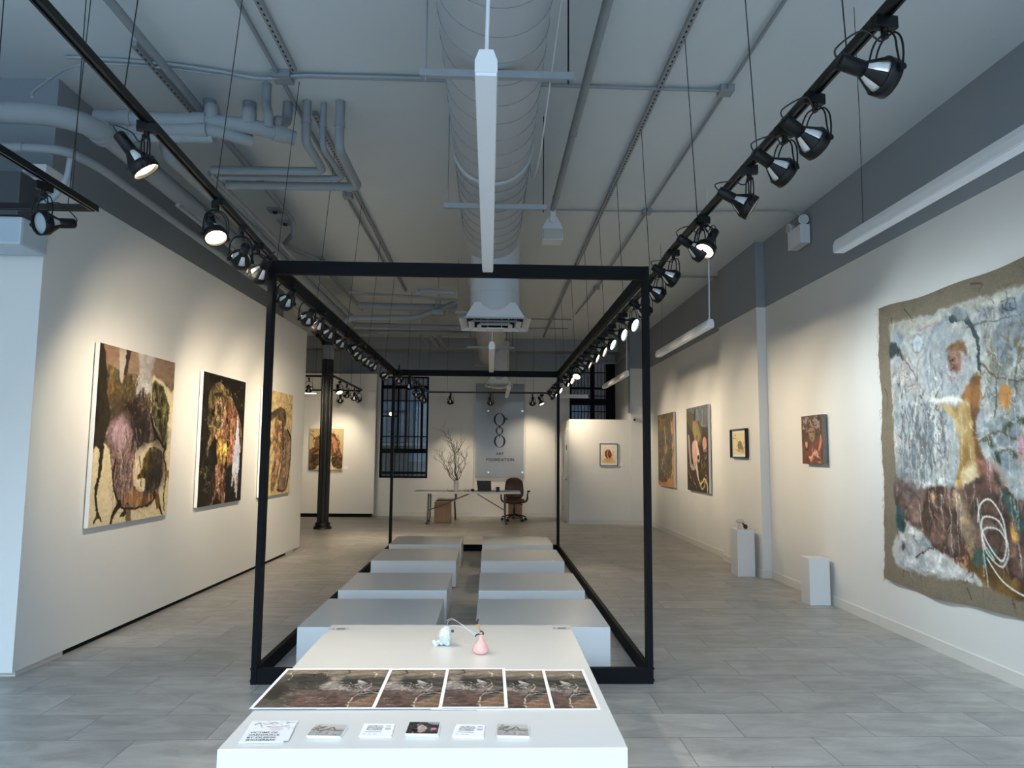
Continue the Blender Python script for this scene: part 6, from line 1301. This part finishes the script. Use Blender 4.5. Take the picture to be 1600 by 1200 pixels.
for i, (x, T, lit, l) in enumerate([(-.92, (-.8, 17.4, 1.15), 'w', 'black spotlight on the sign track, above the bare branches'), (.02, (.2, 17.8, 1.9), None, 'black spotlight on the sign track, just above the chain logo'), (1.0, (1.0, 17.8, 1.5), 'w', 'black spotlight on the sign track, at the far end past the logo'), (1.22, (1.9, 15.95, 1.2), 'w', 'lit small black spotlight where the sign track meets the linen-side track')]):
    spotlight((x, 16.5, 2.98), T, lit, l, 'spotlights on the sign track', (100 if i < 3 else 40) if lit else 0, math.radians(75))
for i, (p, T, lit, l) in enumerate([((-3.42, 13.35, 2.98), (-4.2, 17.4, 1.7), 'w', 'lit black spotlight on the cross track, half behind the display wall end'), ((-2.96, 13.9, 2.98), (-2.0, 12.6, .3), 'w', 'lit black spotlight next to the iron column on the short track'), ((-3.45, 16.3, 2.98), (-3.7, 17.4, 1.7), 'w', 'black spotlight on the far cross track, seen from behind beside the column'),
                                   ((-2.96, 14.6, 2.98), (-3.9, 17.4, 1.6), 'w', 'second black spotlight from the column on the short track'), ((-2.96, 15.4, 2.98), (-3.4, 17.4, 1.4), None, 'third black spotlight from the column on the short track'), ((-2.96, 15.95, 2.98), (-2.3, 17.8, 1.5), None, 'last black spotlight from the column on the short track')]):
    spotlight(p, T, lit, l, 'spotlights around the iron column', 75 if lit and i != 1 else (60 if lit else 0), math.radians(75))
p = PX(66, 326, fc.x)
spotlight((fc.x, p.y, 3.03), (-3.5, 1.7, 2.1), None, 'unlit black spotlight showing its grey glass, on the street-end track', 'spotlight at the street end')

# ------------------------------------------------------------------ light
W = bpy.data.worlds.new('world'); SC.world = W; W.use_nodes = True
bg = W.node_tree.nodes['Background']
sky = W.node_tree.nodes.new('ShaderNodeTexSky'); sky.sky_type = 'NISHITA'; sky.sun_disc = False; sky.sun_elevation = math.radians(40); sky.sun_rotation = math.radians(200); sky.air_density = 1.2; sky.dust_density = 2.0
W.node_tree.links.new(sky.outputs['Color'], bg.inputs['Color']); bg.inputs['Strength'].default_value = .12
def area(name, loc, rot, sx, sy, e, col):
    l = bpy.data.lights.new(name, 'AREA'); l.shape = 'RECTANGLE'; l.size = sx; l.size_y = sy; l.energy = e; l.color = col
    o = bpy.data.objects.new(name, l); COL.objects.link(o); o.location = loc; o.rotation_euler = rot; return o
# daylight through the shop front behind the viewer
area('shopfront_daylight', (-.8, -7.5, 2.6), (math.radians(90), 0, 0), 10, 5, 380, (.36, .64, 1.0))
area('street_skylight', (-.8, -7.0, 7.5), (math.radians(48), 0, 0), 10, 4, 3800, (.50, .75, 1.0))
# daylight in the rear yard outside the barred windows
area('yard_daylight', (-1.0, 19.6, 5.5), (math.radians(-55), 0, math.radians(180)), 6, 3, 22, (.65, .82, 1.0))
SC.render.engine = 'CYCLES'
SC.cycles.use_denoising = True
SC.cycles.max_bounces = 8; SC.cycles.diffuse_bounces = 5; SC.cycles.sample_clamp_indirect = 6
vs_ = SC.view_settings
SC.display_settings.display_device = 'sRGB'; vs_.view_transform = 'Standard'; vs_.look = 'None'; vs_.gamma = 1; vs_.exposure = .2; vs_.use_curve_mapping = False
